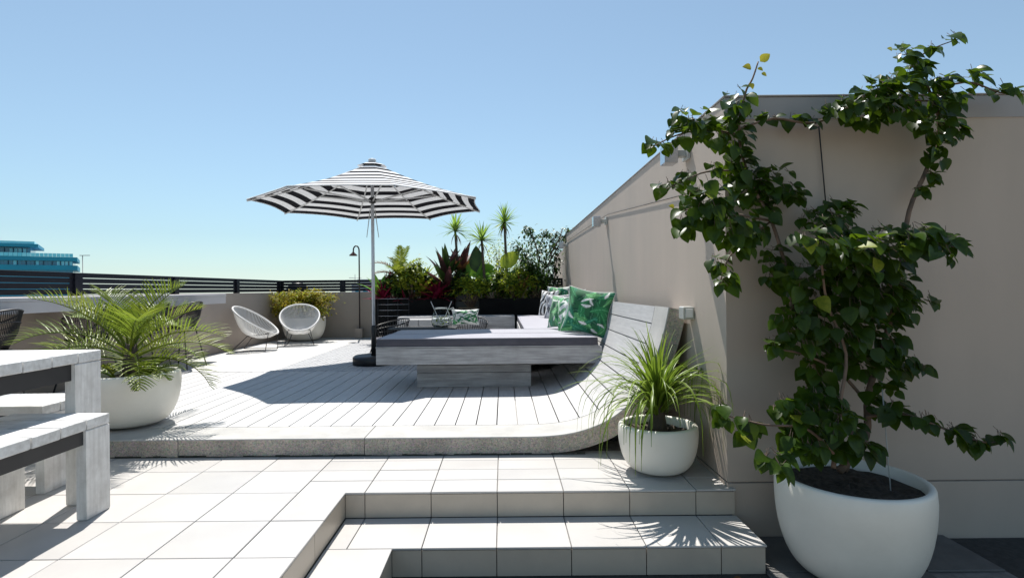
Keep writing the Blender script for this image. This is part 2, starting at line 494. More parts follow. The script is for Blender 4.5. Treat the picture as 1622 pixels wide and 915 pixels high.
deck = thing('timber_deck', None, None); tag(deck, kind='structure')
MB().box(-4.98, 0.9, YK1 + .002, YD, 0.0, 0.06).build('deck_frame', BLACK, deck)
BW = 0.1645
s = (-0.065 + 6.4) - BW * 29
flat_me = {}
def board(s0, s1, y0, y1):
    a, b = on_arc(s0 + .0045), on_arc(s1 - .0045)
    na = normal_at((s0 + s1) / 2)
    th = 0.032
    mid = on_arc((s0 + s1) / 2)
    top = [a, mid, b]
    mb = MB()
    vs = []
    for y in (y0, y1):
        for p in top: vs.append((p.x, y, p.y))
        for p in reversed(top): vs.append((p.x - na.x * th, y, p.y - na.y * th))
    fs = [(0, 1, 2, 3, 4, 5)[::1], (11, 10, 9, 8, 7, 6)]
    for i in range(6):
        k = (i + 1) % 6
        fs.append((i, 6 + i, 6 + k, k))
    mb.add(vs, fs)
    return mb.build('board', BOARD, deck)
while s < arc[-1] - .02:
    e = min(s + BW, arc[-1])
    yb = YD if e < 6.6 else 10.9
    board(s, e, YK1 + .009, yb + rnd.uniform(-.002, .002))
    s += BW
# rib behind the curved back, so that the shell is solid from the side
mb = MB(); n = 40
sa = arc[-1] - 1.75
vs = []
for i in range(n + 1):
    s_ = sa + (arc[-1] - sa) * i / n
    p, q = on_arc(s_), normal_at(s_)
    a, b = p - q * .034, p - q * .126
    vs += [(a.x, YK1 + .002, a.y), (a.x, 10.88, a.y), (b.x, 10.88, b.y), (b.x, YK1 + .002, b.y)]
mb.v = vs
for i in range(n):
    a, c = i * 4, i * 4 + 4
    for k in range(4):
        l_ = (k + 1) % 4
        mb.f.append((a + k, c + k, c + l_, a + l_)); mb.m.append(0); mb.s.append(False)
mb.build('back_shell', CONC, deck)

# floor beyond the boards: pale pavers on the left, mosaic strip in the middle
fl = thing('upper_floor', None, None); tag(fl, kind='structure')
MB().box(-4.99, 1.32, YD + .002, 12.42, -0.3, ZP - 0.014).build('floor_bed', GROUT, fl)
MB().box(-4.99, 1.0, YD + .004, YD + .03, ZP - .012, ZP - .006).build('edge_strip', BLACK, fl)
pw = (3.1 - 4.78) / 2
me = MB().box(.003, .94, .003, .784, 0, .012, 0, .002).mesh('paver', PAVER)
for i in range(2):
    for j in range(7):
        link('paver', me, fl, (-4.985 + i * .945, YD + .035 + j * .787, ZP - .012 + rnd.uniform(-.0008, .0008)))
mb = MB()
y = YD + .035
while y < 12.33:
    x = -3.098
    while x < -0.3:
        mb.box(x + .004, x + .066, y + .004, y + .066, ZP - .013, ZP - rnd.uniform(.0, .004), 0, .004)
        x += .07
    y += .07
tag(mb.build('mosaic_pebbles', MOSAIC, fl), kind='stuff')
me = MB().box(.003, .797, .003, .784, 0, .012, 0, .002).mesh('paver', PAVER)
for i in range(2):
    for j in range(7):
        link('paver', me, fl, (-0.29 + i * .8, YD + .035 + j * .787, ZP - .012))

# ------------------------------------------------------------------ right-hand building wall
WX, WY, WT = 1.33, 3.27, 2.344
wall = thing('rendered_wall', 'tall beige rendered building wall with its sharp corner behind the big white pot', 'wall', (WX, WY, -0.3))
def wb(name, x0, x1, y0, y1, z0, z1, mat, ch=0):
    return MB().box(x0 - WX, x1 - WX, y0 - WY, y1 - WY, z0 + .3, z1 + .3, 0, ch).build(name, mat, wall)
wb('wall_panel', WX, 9.0, WY, 12.2, 0.032, WT - .012, RENDER, .004)
wb('plinth', WX + .001, 9.0, WY + .002, 12.19, -0.42, 0.024, RENDER, .003)
wb('joint', WX + .008, 8.9, WY + .008, 12.1, 0.024, 0.032, GROUT)
wb('fascia', WX + .002, 9.0, WY - .005, WY - .001, 2.2, WT - .014, CAPPING, .001)
wb('capping', WX - .008, 9.0, WY - .012, 12.2, WT - .011, WT, CAPPING, .003)
lw = thing('lower_wall', 'lower pale wall continuing beyond the far end of the tall building wall', 'wall', (WX, 12.2, -0.3))
MB().box(.012, 1.0, .002, 2.4, 0, 2.36).build('wall_panel', RENDER, lw)

# ------------------------------------------------------------------ parapets with slat fences
PX, PY, PT = -5.0, 12.39, 1.165
pl = MB().box(-.22, 0, 0, PY + .2 - 1.5, 0, PT + .3).build('parapet_wall', PARAPET, None, (PX, 1.5, -.3))
tag(pl, 'long beige parapet wall behind the bar counter under the dark slat fence', 'wall')
pb = MB().box(0.0, 6.32, 0, .2, 0, PT + .3 - .003).build('parapet_wall', PARAPET, None, (PX + .002, PY, -.3))
tag(pb, 'beige parapet wall behind the gold shrub pot and the outdoor shower', 'wall')

def fence(label, x, y, rz, bays, first_post=True):
    t = thing('slat_fence', label, 'fence', (x, y, PT), rz)
    pos = 0.0
    pm = MB().box(-.055, .055, -.035, .035, 0, .272, 0, .003).mesh('post', FENCEM)
    if first_post: link('post', pm, t, (0, 0, 0))
    for L in bays:
        for k in range(4):
            z = .018 + k * .066
            MB().box(.057, L - .057, -.012, .012, z, z + .0575, 0, .002).build('slat', FENCEM, t, (pos, 0, 0))
        pos += L
        link('post', pm, t, (pos, 0, 0))
    return t
fence('dark slat fence along the left parapet, below the blue glass building', PX - .09, 2.6, PI / 2, [1.95, 1.95, 1.95, 1.95, 1.98])
fence('dark slat fence on the back parapet, running behind the umbrella pole and planters', PX - .09, PY + .09, 0, [1.41, 1.2, 1.2, 1.2, 1.44], True)
# ================================================================== FAR THINGS
GB = M('blue_glass', (0.0, 0.19, 0.32), 0.12, (0.0, 0.26, 0.4), 0.4, spec=0.6)
GBL = M('pale_blue_glass', (0.3, 0.85, 0.95), 0.15, (0.12, 0.65, 0.8), 0.5)
GBS = M('teal_slab', (0.0, 0.29, 0.42), 0.5, (0.0, 0.24, 0.36), 0.3)
GBD = M('navy_frame', (0.0, 0.06, 0.11), 0.5)
b0 = at(123, 445, 80)
zb = lambda py: at(123, py, 80).z
bl = thing('glass_building', 'turquoise glass building with stepped flat roofs beyond the fence on the left', 'building', (b0.x, 80, 0), R(36))
def bb(name, x0, x1, y0, y1, z0, z1, mat): return MB().box(x0, x1, y0, y1, z0, z1).build(name, mat, bl)
bb('building_body', -20, -.55, .5, 9, -10, zb(411), GB)
bb('floor_slab', -20.5, 0, 0, 9.6, zb(428), zb(420.5), GBS)
bb('floor_slab', -20.5, -.02, .1, 9.6, zb(413.5), zb(407.5), GBS)
bb('upper_storey', -20, -5.3, 1.2, 8, zb(407.4), zb(393), GB)
bb('roof_slab', -20.5, -4.4, .1, 9.6, zb(393), zb(388.5), GBS)
bb('roof_edge', -20.3, -4.8, .3, 9.3, zb(388.4), zb(384.5), GBL)
hw, hu = zb(414) - zb(420.4), zb(394) - zb(407)
mep = MB().box(0, .34, 0, .05, 0, hw).mesh('window', GB)
mel = MB().box(0, .34, 0, .05, 0, hw).mesh('window', GBL)
mup = MB().box(0, .34, 0, .05, 0, hu * .8).mesh('window', GB)
mul_ = MB().box(0, .34, 0, .05, 0, hu * .8).mesh('window', GBL)
meb = MB().box(0, .44, 0, .05, 0, zb(402) - zb(407.4)).mesh('balustrade_pane', GBL)
mec = MB().box(0, .07, 0, .2, 0, hw).mesh('column', GBD)
meu = MB().box(0, .07, 0, .2, 0, hu).mesh('column', GBD)
for k in range(24):
    x = -.95 - k * .47
    link('window', mel if k in (0, 1, 2, 3, 8, 13) else mep, bl, (x, .44, zb(420.4)))
    if k % 2 == 0: link('column', mec, bl, (x - .1, .25, zb(420.4)))
    link('balustrade_pane', meb, bl, (x, .05, zb(407.4)))
    if k > 9:
        link('window', mul_ if k in (11, 12, 13, 14) else mup, bl, (x, 1.13, zb(405.8)))
        if k % 2: link('column', meu, bl, (x - .1, .8, zb(407.3)))
p0 = at(131, 425, 70)
lp = thing('lamp_mast', 'thin grey lamp mast standing right of the turquoise glass building', 'mast', (p0.x, 70, -16))
MB().tube([(0, 0, 0), (0, 0, 16 + at(131, 405, 70).z)], .05, 6).build('pole', GREYP, lp)
MB().box(-.35, .9, -.08, .08, 16 + at(131, 405, 70).z, 16.08 + at(131, 405, 70).z).build('lamp_head', GREYP, lp)

wbld = thing('white_building', 'distant white building with roof masts seen between shower and umbrella pole', 'building', (at(578, 440, 90).x, 90, -16))
WB = M('pale_building', (0.75, 0.76, 0.8), 0.7, (0.7, 0.72, 0.78), 0.3)
MB().box(-2.2, 9, 0, 9, 0, 18.2).build('wall', WB, wbld)
MB().box(-1.2, 9.2, -.2, 9.2, 18.2, 19.0).build('roof', WB, wbld)
for k in range(8): MB().box(0, .8, -.04, .1, 0, .9).build('window', GB, wbld, (-1.6 + k * 1.3, 0, 16.6))
MB().tube([(-1.9, 1, 18.2), (-1.9, 1, 19.9)], .05, 5).build('mast', GREYP, wbld)
MB().tube([(-2.9, 1, 19.3), (-.8, 1, 19.2)], .05, 5).build('mast_arm', GREYP, wbld)
g0 = at(471, 447, 30)
gz = thing('gazebo', 'small dark domed roof peeping over the back fence above the corner', 'gazebo', (g0.x, 30, -16))
MB().lathe([(.02, 17.72), (.25, 17.66), (.5, 17.45), (.62, 17.2), (.66, 17.0)], 16).build('roof', BLACK, gz)
for k in range(4):
    a = PI / 4 + k * PI / 2
    MB().tube([(.58 * math.cos(a), .58 * math.sin(a), 0), (.58 * math.cos(a), .58 * math.sin(a), 17.1)], .05, 5).build('post', BLACK, gz)

# ================================================================== DAYBED
DX0, DX1, DY0, DY1 = -1.34, 1.02, 5.7, 6.97
db = thing('daybed', 'low white-washed timber daybed platform with overhanging front on a plank pedestal', 'daybed', (0, DY0, ZP))
def dbx(name, x0, x1, y0, y1, z0, z1, mat=GREYWOOD, ch=.004): return MB().box(x0, x1, y0 - DY0, y1 - DY0, z0 - ZP, z1 - ZP, 0, ch).build(name, mat, db)
dbx('front_board', DX0, DX1, DY0, DY0 + .035, .418, .592)
dbx('end_board', DX0, DX0 + .035, DY0 + .037, DY1, .418, .592)
dbx('platform_deck', DX0 + .037, DX1 + .0, DY0 + .037, DY1, .43, .585, BOARD)
dbx('top_rail', DX0 - .004, DX1 - .02, DY0 - .004, DY0 + .06, .594, .606, GREYWOOD, .002)
PXA, PXB, PYA = -.962, .29, 6.0
for z0, z1 in ((.13, .285), (.289, .37), (.374, .43)):
    dbx('pedestal_board', PXA, PXB, PYA, PYA + .03, z0, z1)
dbx('pedestal_end', PXA, PXA + .03, PYA + .032, DY1 - .25, .13, .43)
dbx('pedestal_end', PXB - .03, PXB, PYA + .032, DY1 - .25, .13, .43)
dbx('pedestal_core', PXA + .04, PXB - .04, PYA + .06, DY1 - .3, .13, .425, BLACK, 0)
ch = thing('chaise_base', 'long white-washed timber chaise base running along the curved backrest behind the daybed', 'chaise', (.24, DY1, ZP))
for z0, z1 in ((.0, .15), (.154, .3), (.304, .46)):
    MB().box(0, .03, .01, 3.6, z0, z1, 0, .003).build('side_board', BOARD, ch)
MB().box(.032, .77, .01, 3.6, .1, .455).build('platform_deck', BOARD, ch)

def mattress(name, label, x0, x1, y0, y1, z0, z1):
    r = 0.028
    mb = MB()
    nx, ny = 26, 12
    prof_ = [(0.0, 0.012), (0.0, 0.3), (0.0, .85), (.008, .97), (.03, 1.0)]
    def ring(ins, z):
        a0, a1, b0, b1 = x0 + ins, x1 - ins, y0 + ins, y1 - ins
        pts = []
        for i in range(nx): pts.append((a0 + (a1 - a0) * i / nx, b0))
        for i in range(ny): pts.append((a1, b0 + (b1 - b0) * i / ny))
        for i in range(nx): pts.append((a1 - (a1 - a0) * i / nx, b1))
        for i in range(ny): pts.append((a0, b1 - (b1 - b0) * i / ny))
        return [(p[0] + rnd.uniform(-.003, .003), p[1] + rnd.uniform(-.003, .003), z) for p in pts]
    hgt = z1 - z0
    rings = [ring(i, z0 + k * hgt) for i, k in prof_]
    vs = [p for rg in rings for p in rg]
    n = len(rings[0])
    fs = []
    for i in range(len(rings) - 1):
        for k in range(n):
            l = (k + 1) % n
            fs.append((i * n + k, i * n + l, (i + 1) * n + l, (i + 1) * n + k))
    mb.add(vs, fs, 0, True)
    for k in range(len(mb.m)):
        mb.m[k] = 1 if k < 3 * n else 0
    # top with slight sag
    tv, tf = [], []
    for j in range(ny + 1):
        for i in range(nx + 1):
            fx, fy = i / nx, j / ny
            sag = .008 * math.sin(PI * fx) * math.sin(PI * fy) + rnd.uniform(-.0015, .0015)
            tv.append((x0 + .03 + (x1 - x0 - .06) * fx, y0 + .03 + (y1 - y0 - .06) * fy, z1 + sag * (1 if 0 < i < nx and 0 < j < ny else 0)))
    for j in range(ny):
        for i in range(nx):
            a = j * (nx + 1) + i
            tf.append((a, a + 1, a + nx + 2, a + nx + 1))
    mb.add(tv, tf, 0, True)
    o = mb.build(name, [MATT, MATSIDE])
    # piping along the upper edge
    pts = [(x0 + .004, y0 + .004, z1 - .003), (x1 - .004, y0 + .004, z1 - .003), (x1 - .004, y1 - .004, z1 - .003), (x0 + .004, y1 - .004, z1 - .003)]
    MB().tube(pts, .004, 5, closed=True).build('piping', MATT, o)
    return tag(o, label, 'mattress')
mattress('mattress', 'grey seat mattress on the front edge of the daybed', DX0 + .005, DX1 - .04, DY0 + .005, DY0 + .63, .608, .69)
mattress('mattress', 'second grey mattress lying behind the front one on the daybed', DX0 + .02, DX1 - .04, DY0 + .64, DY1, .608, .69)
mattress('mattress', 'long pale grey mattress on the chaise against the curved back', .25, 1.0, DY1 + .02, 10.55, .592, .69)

rb = thing('timber_bench', 'long grey plank bench in front of the black planters', 'bench', (-2.0, 10.25, ZP))
for k in range(3):
    MB().box(0, 2.2, 0, .03, .005 + k * .185, .185 * (k + 1), 0, .003).build('plank', GREYWOOD, rb)
for k in range(4):
    MB().box(0, 2.2, .032 + k * .15, .175 + k * .15, .535, .56, 0, .003).build('plank', GREYWOOD, rb)
MB().box(.03, 2.17, .04, .6, .0, .53).build('carcass', BLACK, rb)

# ------------------------------------------------------------------ cushions with printed covers
def pillow(name, label, loc, rot, wd, hg, th, paint, group=None, base=(0.8, 0.8, 0.78)):
    n = 72
    verts, faces = [], []
    for side in (1, -1):
        o = len(verts)
        for j in range(n + 1):
            for i in range(n + 1):
                u, v = 2 * i / n - 1, 2 * j / n - 1
                e = max(0.0, (1 - abs(u) ** 2.4)) ** .62 * max(0.0, (1 - abs(v) ** 2.4)) ** .62
                pin = 1 - .13 * (1 - abs(u) ** 1.6) * abs(v) ** 3
                pin2 = 1 - .13 * (1 - abs(v) ** 1.6) * abs(u) ** 3
                wr = .012 * math.sin(7 * u + 3 * v) * math.sin(5 * v - 2 * u) * e
                verts.append((u * wd / 2 * pin2, side * (th / 2 * e + wr + .004), v * hg / 2 * pin))
        for j in range(n):
            for i in range(n):
                a = o + j * (n + 1) + i
                q = (a, a + 1, a + n + 2, a + n + 1)
                faces.append(q if side < 0 else q[::-1])
    me = bpy.data.meshes.new(name)
    me.from_pydata(verts, [], faces)
    at_ = me.color_attributes.new('print', 'FLOAT_COLOR', 'POINT')
    cols = []
    for side in (1, -1):
        for j in range(n + 1):
            for i in range(n + 1):
                c = paint(2 * i / n - 1, 2 * j / n - 1)
                cols += [c[0], c[1], c[2], 1.0]
    at_.data.foreach_set('color', cols)
    me.polygons.foreach_set('use_smooth', [True] * len(faces))
    me.materials.append(PRINT)
    o = link(name, me, None, loc)
    o.rotation_euler = rot
    per = []
    for k in range(48):
        a = k / 48 * 4
        e = int(a); f = (a - e) * 2 - 1
        u, v = [(f, -1), (1, f), (-f, 1), (-1, -f)][e]
        pin = 1 - .13 * (1 - abs(u) ** 1.6) * abs(v) ** 3
        pin2 = 1 - .13 * (1 - abs(v) ** 1.6) * abs(u) ** 3
        per.append((u * wd / 2 * pin2, 0, v * hg / 2 * pin))
    MB().tube(per, .006, 5, closed=True).build('piping', CORD, o)
    return tag(o, label, 'cushion', group)
PRINT = M('printed_cotton', (1, 1, 1), 0.9, attr='print', bump=0.2, bscale=120, sheen=0.2)
def leaf_print(seed, ground, greens, nleaf=26, white=3):
    r = random.Random(seed)
    L = []
    for k in range(nleaf):
        a = r.uniform(0, 2 * PI)
        col = r.choice(greens) if k < nleaf - white else (0.72, 0.72, 0.66)
        L.append((r.uniform(-1, 1), r.uniform(-1, 1), math.cos(a), math.sin(a), (1 if k < nleaf - white else .5) * r.uniform(.3, .6), (1 if k < nleaf - white else .5) * r.uniform(.08, .15), col, r.uniform(-.5, .5)))
    def f(u, v):
        c = ground
        for (x, y, ca, sa, ln, wd, col, bend) in L:
            dx, dy = u - x, v - y
            s_ = (dx * ca + dy * sa) / ln
            if abs(s_) > 1: continue
            t_ = -dx * sa + dy * ca - bend * ln * (s_ * s_ - .5) * .6
            hw = wd * (1 - s_ * s_) ** .7 * (1 + .3 * s_)
            if abs(t_) < hw:
                sh = .6 + .4 * math.cos(18 * (s_ + abs(t_) * 2.5))
                k_ = .72 + .28 * sh
                c = (col[0] * k_, col[1] * k_, col[2] * k_)
                if abs(t_) < .012: c = (min(1, col[0] * 1.9 + .06), min(1, col[1] * 1.7 + .06), min(1, col[2] * 1.9 + .05))
        return c
    return f
GR = [(0.015, 0.16, 0.055), (0.03, 0.24, 0.08), (0.008, 0.09, 0.04), (0.1, 0.36, 0.12), (0.02, 0.2, 0.1)]
def zebra(u, v):
    k = math.sin(14 * (abs(u) * .9 + v * .55 + .12 * math.sin(4 * v)))
    return (0.02, 0.02, 0.02) if k > .1 else (0.75, 0.75, 0.73)
GY = [(0.16, 0.17, 0.19), (0.25, 0.27, 0.3), (0.36, 0.38, 0.41), (0.1, 0.11, 0.12)]
zs = .69
def lean(px, py, Y, wd, hg, th, yaw, tilt, name_label, paint, zc=None, roll=0.0):
    p = at(px, py, Y)
    return pillow('cushion', name_label, (p.x, Y, p.z if zc is None else zc), Euler((tilt, roll, yaw), 'XYZ'), wd, hg, th, paint)
lean(931, 494, 6.08, .53, .53, .2, R(-22), R(-14), 'large green banana-leaf print cushion at the front of the daybed back', leaf_print(3, (.02, .13, .05), GR, 64, 8), None, R(9))
lean(905, 496, 6.45, .52, .47, .15, R(-58), R(-10), 'green and white leaf cushion leaning just behind the large green one', leaf_print(5, (.7, .72, .68), GR, 34, 4), None, R(-12))
lean(889, 494, 6.8, .5, .42, .14, R(-62), R(-12), 'smaller leafy cushion third in the row behind the big green cushions', leaf_print(11, (.1, .28, .12), GR, 40, 7))
lean(882, 486, 9.3, .43, .44, .15, R(-24), R(-16), 'pale grey palm-print cushion leaning in front of the striped one', leaf_print(8, (.62, .63, .64), GY, 26, 6))
lean(869, 480, 9.6, .42, .46, .15, R(-50), R(-12), 'black and white zebra-striped cushion on the far chaise', zebra)
lean(885, 473, 9.95, .44, .46, .14, R(-20), R(-14), 'green leaf cushion half hidden behind the zebra and palm cushions', leaf_print(21, (.6, .64, .58), GR, 40, 3))

# ================================================================== UMBRELLA
UC = Vector((-1.90, 7.95, 0))
um = thing('market_umbrella', 'black and white striped octagonal market umbrella on a silver pole', 'umbrella', (UC.x, UC.y, ZP))
RIM, APEX, RAD = 2.43 - ZP, 3.06 - ZP, 1.66
def oct_pt(k, r, z):
    a = PI / 8 + k * PI / 4
    return Vector((r * math.cos(a), r * math.sin(a), z))
NB = 15
def cz(t):       # height of the canopy at radius fraction t: slight droop between hub and rim
    return RIM + (APEX - RIM) * (1 - t) - .05 * math.sin(PI * t)
mb = MB()
NS = 6
for k in range(8):
    for b in range(NB):
        t0, t1 = .035 + (1 - .035) * b / NB, .035 + (1 - .035) * (b + 1) / NB
        mi = 1 if (NB - 1 - b) % 2 == 0 else 0
        rows = []
        for t in (t0, t1):
            A, B = oct_pt(k, RAD * t, cz(t)), oct_pt(k + 1, RAD * t, cz(t))
            row = []
            for i in range(NS + 1):
                f = i / NS
                p = A.lerp(B, f)
                sagg = .05 * t * t * math.sin(PI * f)
                p = p * (1 - 0) + Vector((0, 0, sagg * .35))
                p.x *= 1 - .03 * t * t * math.sin(PI * f); p.y *= 1 - .03 * t * t * math.sin(PI * f)
                row.append(p)
            rows.append(row)
        vs = rows[0] + rows[1]
        mb.add(vs, [(i, NS + 1 + i, NS + 2 + i, i + 1) for i in range(NS)], mi, True)
can = mb.build('canopy', [FABW, FABB], um)
mb = MB()
for k in range(8):
    A, B = oct_pt(k, RAD, cz(1)), oct_pt(k + 1, RAD, cz(1))
    pts = []
    for i in range(NS + 1):
        f = i / NS; p = A.lerp(B, f)
        q = Vector((p.x * (1 - .03 * math.sin(PI * f)), p.y * (1 - .03 * math.sin(PI * f)), p.z + .0175 * math.sin(PI * f)))
        pts.append(q)
    mb.tube(pts, .008, 4)
mb.build('hem', FABW, can)
mb = MB()
for k in range(8):
    for b in range(3):
        t0, t1 = b / 3 * .13, (b + 1) / 3 * .13
        zq = lambda t: APEX + .02 - (APEX - RIM) * t * .97
        A, B, C_, D = oct_pt(k, RAD * t0, zq(t0)), oct_pt(k + 1, RAD * t0, zq(t0)), oct_pt(k + 1, RAD * t1, zq(t1)), oct_pt(k, RAD * t1, zq(t1))
        mb.add([A, D, C_, B], [(0, 1, 2, 3)], 1 if b == 1 else 0)
mb.build('vent', [FABW, FABB], um)
MB().tube([(0, 0, .02), (0, 0, APEX + .02)], .024, 14).build('pole', ALU, um)
MB().lathe([(0.0, APEX + .05), (.05, APEX + .045), (.06, APEX + .02), (.03, APEX + .0)], 12).build('finial', WHITEP, um)
MB().lathe([(.024, -.09), (.05, -.08), (.055, -.02), (.03, 0), (.024, 0)], 14).build('runner', BLACK, um, (0, 0, RIM + .12))
MB().lathe([(.024, -.06), (.05, -.05), (.05, -.01), (.024, 0)], 14).build('top_hub', BLACK, um, (0, 0, APEX - .05))
for k in range(8):
    rt = [oct_pt(k, RAD * t, cz(t) - .022) for t in (.04, .25, .5, .75, 1.0)]
    rib = MB().tube(rt, .011, 6).build('rib', WHITEP, um)
    MB().tube([oct_pt(k, .05, RIM + .06), oct_pt(k, RAD * .56, cz(.56) - .035)], .012, 6).build('strut', WHITEP, rib)
for sx in (-1, 1):
    pts = []
    for i in range(15):
        t = i / 14
        pts.append((sx * (.03 + .055 * math.sin(PI * t)), .01 * sx, RIM - .02 - 1.0 * math.sin(PI * t) * .42 - .05 * t))
    MB().tube(pts, .004, 5).build('cord', GREYP, um)
mb = MB()
mb.lathe([(.0, .0), (.3, .0), (.3, .1), (.27, .125), (.0, .125)], 36)
mb.build('base_weight', BLACK, um)
MB().lathe([(.026, .12), (.04, .12), (.036, .54), (.026, .56)], 14).build('base_sleeve', BLACK, um)
# ================================================================== CHAIRS
def hoop_chair(name, label, loc, rz, group):
    """string chair: tilted oval hoop, cords gathered to a low ring, black rod legs. Faces -Y at rz 0."""
    t = thing(name, label, 'chair', loc, rz, group)
    tilt = R(33)
    def hp(a, k=1.0):
        x, y = .37 * k * math.sin(a), .45 * k * math.cos(a)
        x *= 1 + .1 * math.cos(a)
        return Vector((x, .02 + y * math.cos(tilt), .545 + y * math.sin(tilt)))
    hoop = [hp(2 * PI * k / 56) for k in range(56)]
    MB().tube(hoop, .017, 8, closed=True).build('hoop', CORD, t)
    c = Vector((0, .06, .27))
    low = lambda a: c + Vector((.085 * math.sin(a), .1 * math.cos(a), .012 * math.cos(a)))
    mb = MB()
    NC = 88
    for k in range(NC):
        a = 2 * PI * k / NC
        p, q = hp(a), low(a)
        pts = []
        for i in range(6):
            f = i / 5
            m_ = p.lerp(q, f)
            m_ += Vector((0, .03, -.1)) * math.sin(PI * f) * (.5 + .5 * abs(math.sin(a)))
            pts.append(m_)
        mb.tube(pts, [.0072, .007, .0066, .006, .005, .0045], 5, cap=False)
    mb.build('cord_seat', CORD, t)
    MB().lathe([(.0, .0), (.1, .004), (.1, .012), (.0, .012)], 20, (0, .06, .262)).build('seat_ring', CORD, t)
    b = .007
    feet = [(-.27, -.26), (.27, -.26), (-.24, .36), (.24, .36)]
    tops = [(-.2, -.29, .315), (.2, -.29, .315), (-.13, .12, .262), (.13, .12, .262)]
    for f, p in zip(feet, tops):
        MB().tube([(f[0], f[1], 0), p], b, 6).build('leg', BLACK, t)
    mb = MB()
    ring = [tops[0], tops[1], tops[3], tops[2]]
    mb.tube(ring, b, 6, closed=True)
    mb.tube([tops[0], (0, .05, .245), tops[1]], b, 6)
    mb.tube([tops[2], (0, .05, .245), tops[3]], b, 6)
    mb.build('seat_frame', BLACK, t)
    for sx in (-1, 1):
        MB().tube([(sx * .27, -.26, .006), (sx * .24, .36, .006)], b * .8, 6).build('sled_bar', BLACK, t)
    return t
def floor_pt(px, py, z=ZP):
    u, v = px - VX, py - VY
    a, b = u - ROLL * v, v + ROLL * u
    Y = (H - z) * FPX / b
    return Vector((a * Y / FPX, Y, z))
hoop_chair('string_chair', 'white string hoop chair seen from the side, turned towards the umbrella', (-4.5, 9.95, ZP), R(90), 'white string chairs by the parapet')
hoop_chair('string_chair', 'white string hoop chair facing forward in front of the gold shrub pot', (-4.06, 10.85, ZP), R(18), 'white string chairs by the parapet')

def wire_shell(mb, w_, d_, hb, z0, nv=22, r=.0035):
    """open wire bucket: back at +Y"""
    def prof_at(a):        # a in [-1,1] round the back, returns rim point
        th = a * PI * .62
        x = w_ * math.sin(th); y = d_ * math.cos(th)
        z = z0 + hb * (.72 + .28 * math.cos(th))
        return Vector((x, y, z))
    base = lambda a: Vector((.62 * w_ * math.sin(a * PI * .62), .62 * d_ * math.cos(a * PI * .62) - .01, z0))
    for k in range(nv):
        a = -1 + 2 * k / (nv - 1)
        p, q = prof_at(a), base(a)
        m_ = p.lerp(q, .55); m_.x *= 1.12; m_.y *= 1.12
        mb.tube([p, m_, q, Vector((q.x * .3, q.y * .3 - .02, z0 - .012))], r, 4, cap=False)
    for f in (0, .3, .6, 1.0):
        pts = []
        for k in range(23):
            a = -1 + 2 * k / 22
            p, q = prof_at(a), base(a)
            m_ = p.lerp(q, f); s_ = 1 + .12 * math.sin(PI * min(1, f * .9)); m_.x *= s_; m_.y *= s_
            pts.append(m_)
        mb.tube(pts, r * (2.0 if f == 0 else 1.0), 5)
    p, q = base(-1), base(1)
    mb.tube([p, (p.x * .9, -.16, z0), (q.x * .9, -.16, z0), q], r * 1.6, 5)
MESHF = M('black_mesh_fabric', (0.02, 0.02, 0.022), 0.7)
def bar_stool(label, x, y, rz):
    t = thing('bar_stool', label, 'stool', (x, y, ZP), rz, 'black wire stools along the bar counter')
    mb = MB(); wire_shell(mb, .27, .25, .36, .57, 60, .0042); mb.build('wire_shell', BLACK, t)
    MB().lathe([(0, 0), (.2, .004), (.21, .014), (.19, .026), (0, .03)], 24, (0, -.01, .55)).build('seat_pad', BLACK, t)
    tops = [(-.13, -.11), (.13, -.11), (-.13, .11), (.13, .11)]
    ft = [(-.23, -.21), (.23, -.21), (-.23, .21), (.23, .21)]
    fr = []
    for a, b in zip(tops, ft):
        MB().tube([(a[0], a[1], .55), (b[0], b[1], 0)], .009, 6).build('leg', BLACK, t)
        f = .22 / .55
        fr.append((b[0] + (a[0] - b[0]) * f, b[1] + (a[1] - b[1]) * f, .22))
    MB().tube([fr[0], fr[1], fr[3], fr[2]], .007, 6, closed=True).build('footrest', BLACK, t)
    return t
bar_stool('black wire bar stool at the left picture edge, its curved back cut by the frame', -4.5, 4.72, R(-84))
bar_stool('black wire bar stool half hidden behind the left fronds of the palm', -4.52, 5.95, R(-94))
bar_stool('black wire bar stool directly behind the middle of the palm', -4.55, 6.95, R(-84))
bar_stool('black wire bar stool right of the palm, nearest the string chairs', -4.55, 7.72, R(-92))

bc = thing('bar_counter', 'long pale wall-hung bar counter along the left parapet', 'counter', (PX, 2.6, ZP))
COUNT = M('pale_counter', (0.55, 0.53, 0.54), 0.5, (0.5, 0.48, 0.49), 3)
MB().box(.002, .5, 0, 6.25, .99, 1.03, 0, .004).build('counter_top', COUNT, bc)
MB().box(.46, .498, .004, 6.24, .88, .988).build('apron', COUNT, bc)
MB().box(.004, .458, 6.2, 6.24, .88, .988).build('end_panel', COUNT, bc)
for k in range(4):
    MB().tube([(.003, .5 + k * 1.7, .55), (.42, .5 + k * 1.7, .975)], .015, 6).build('bracket', BLACK, bc)

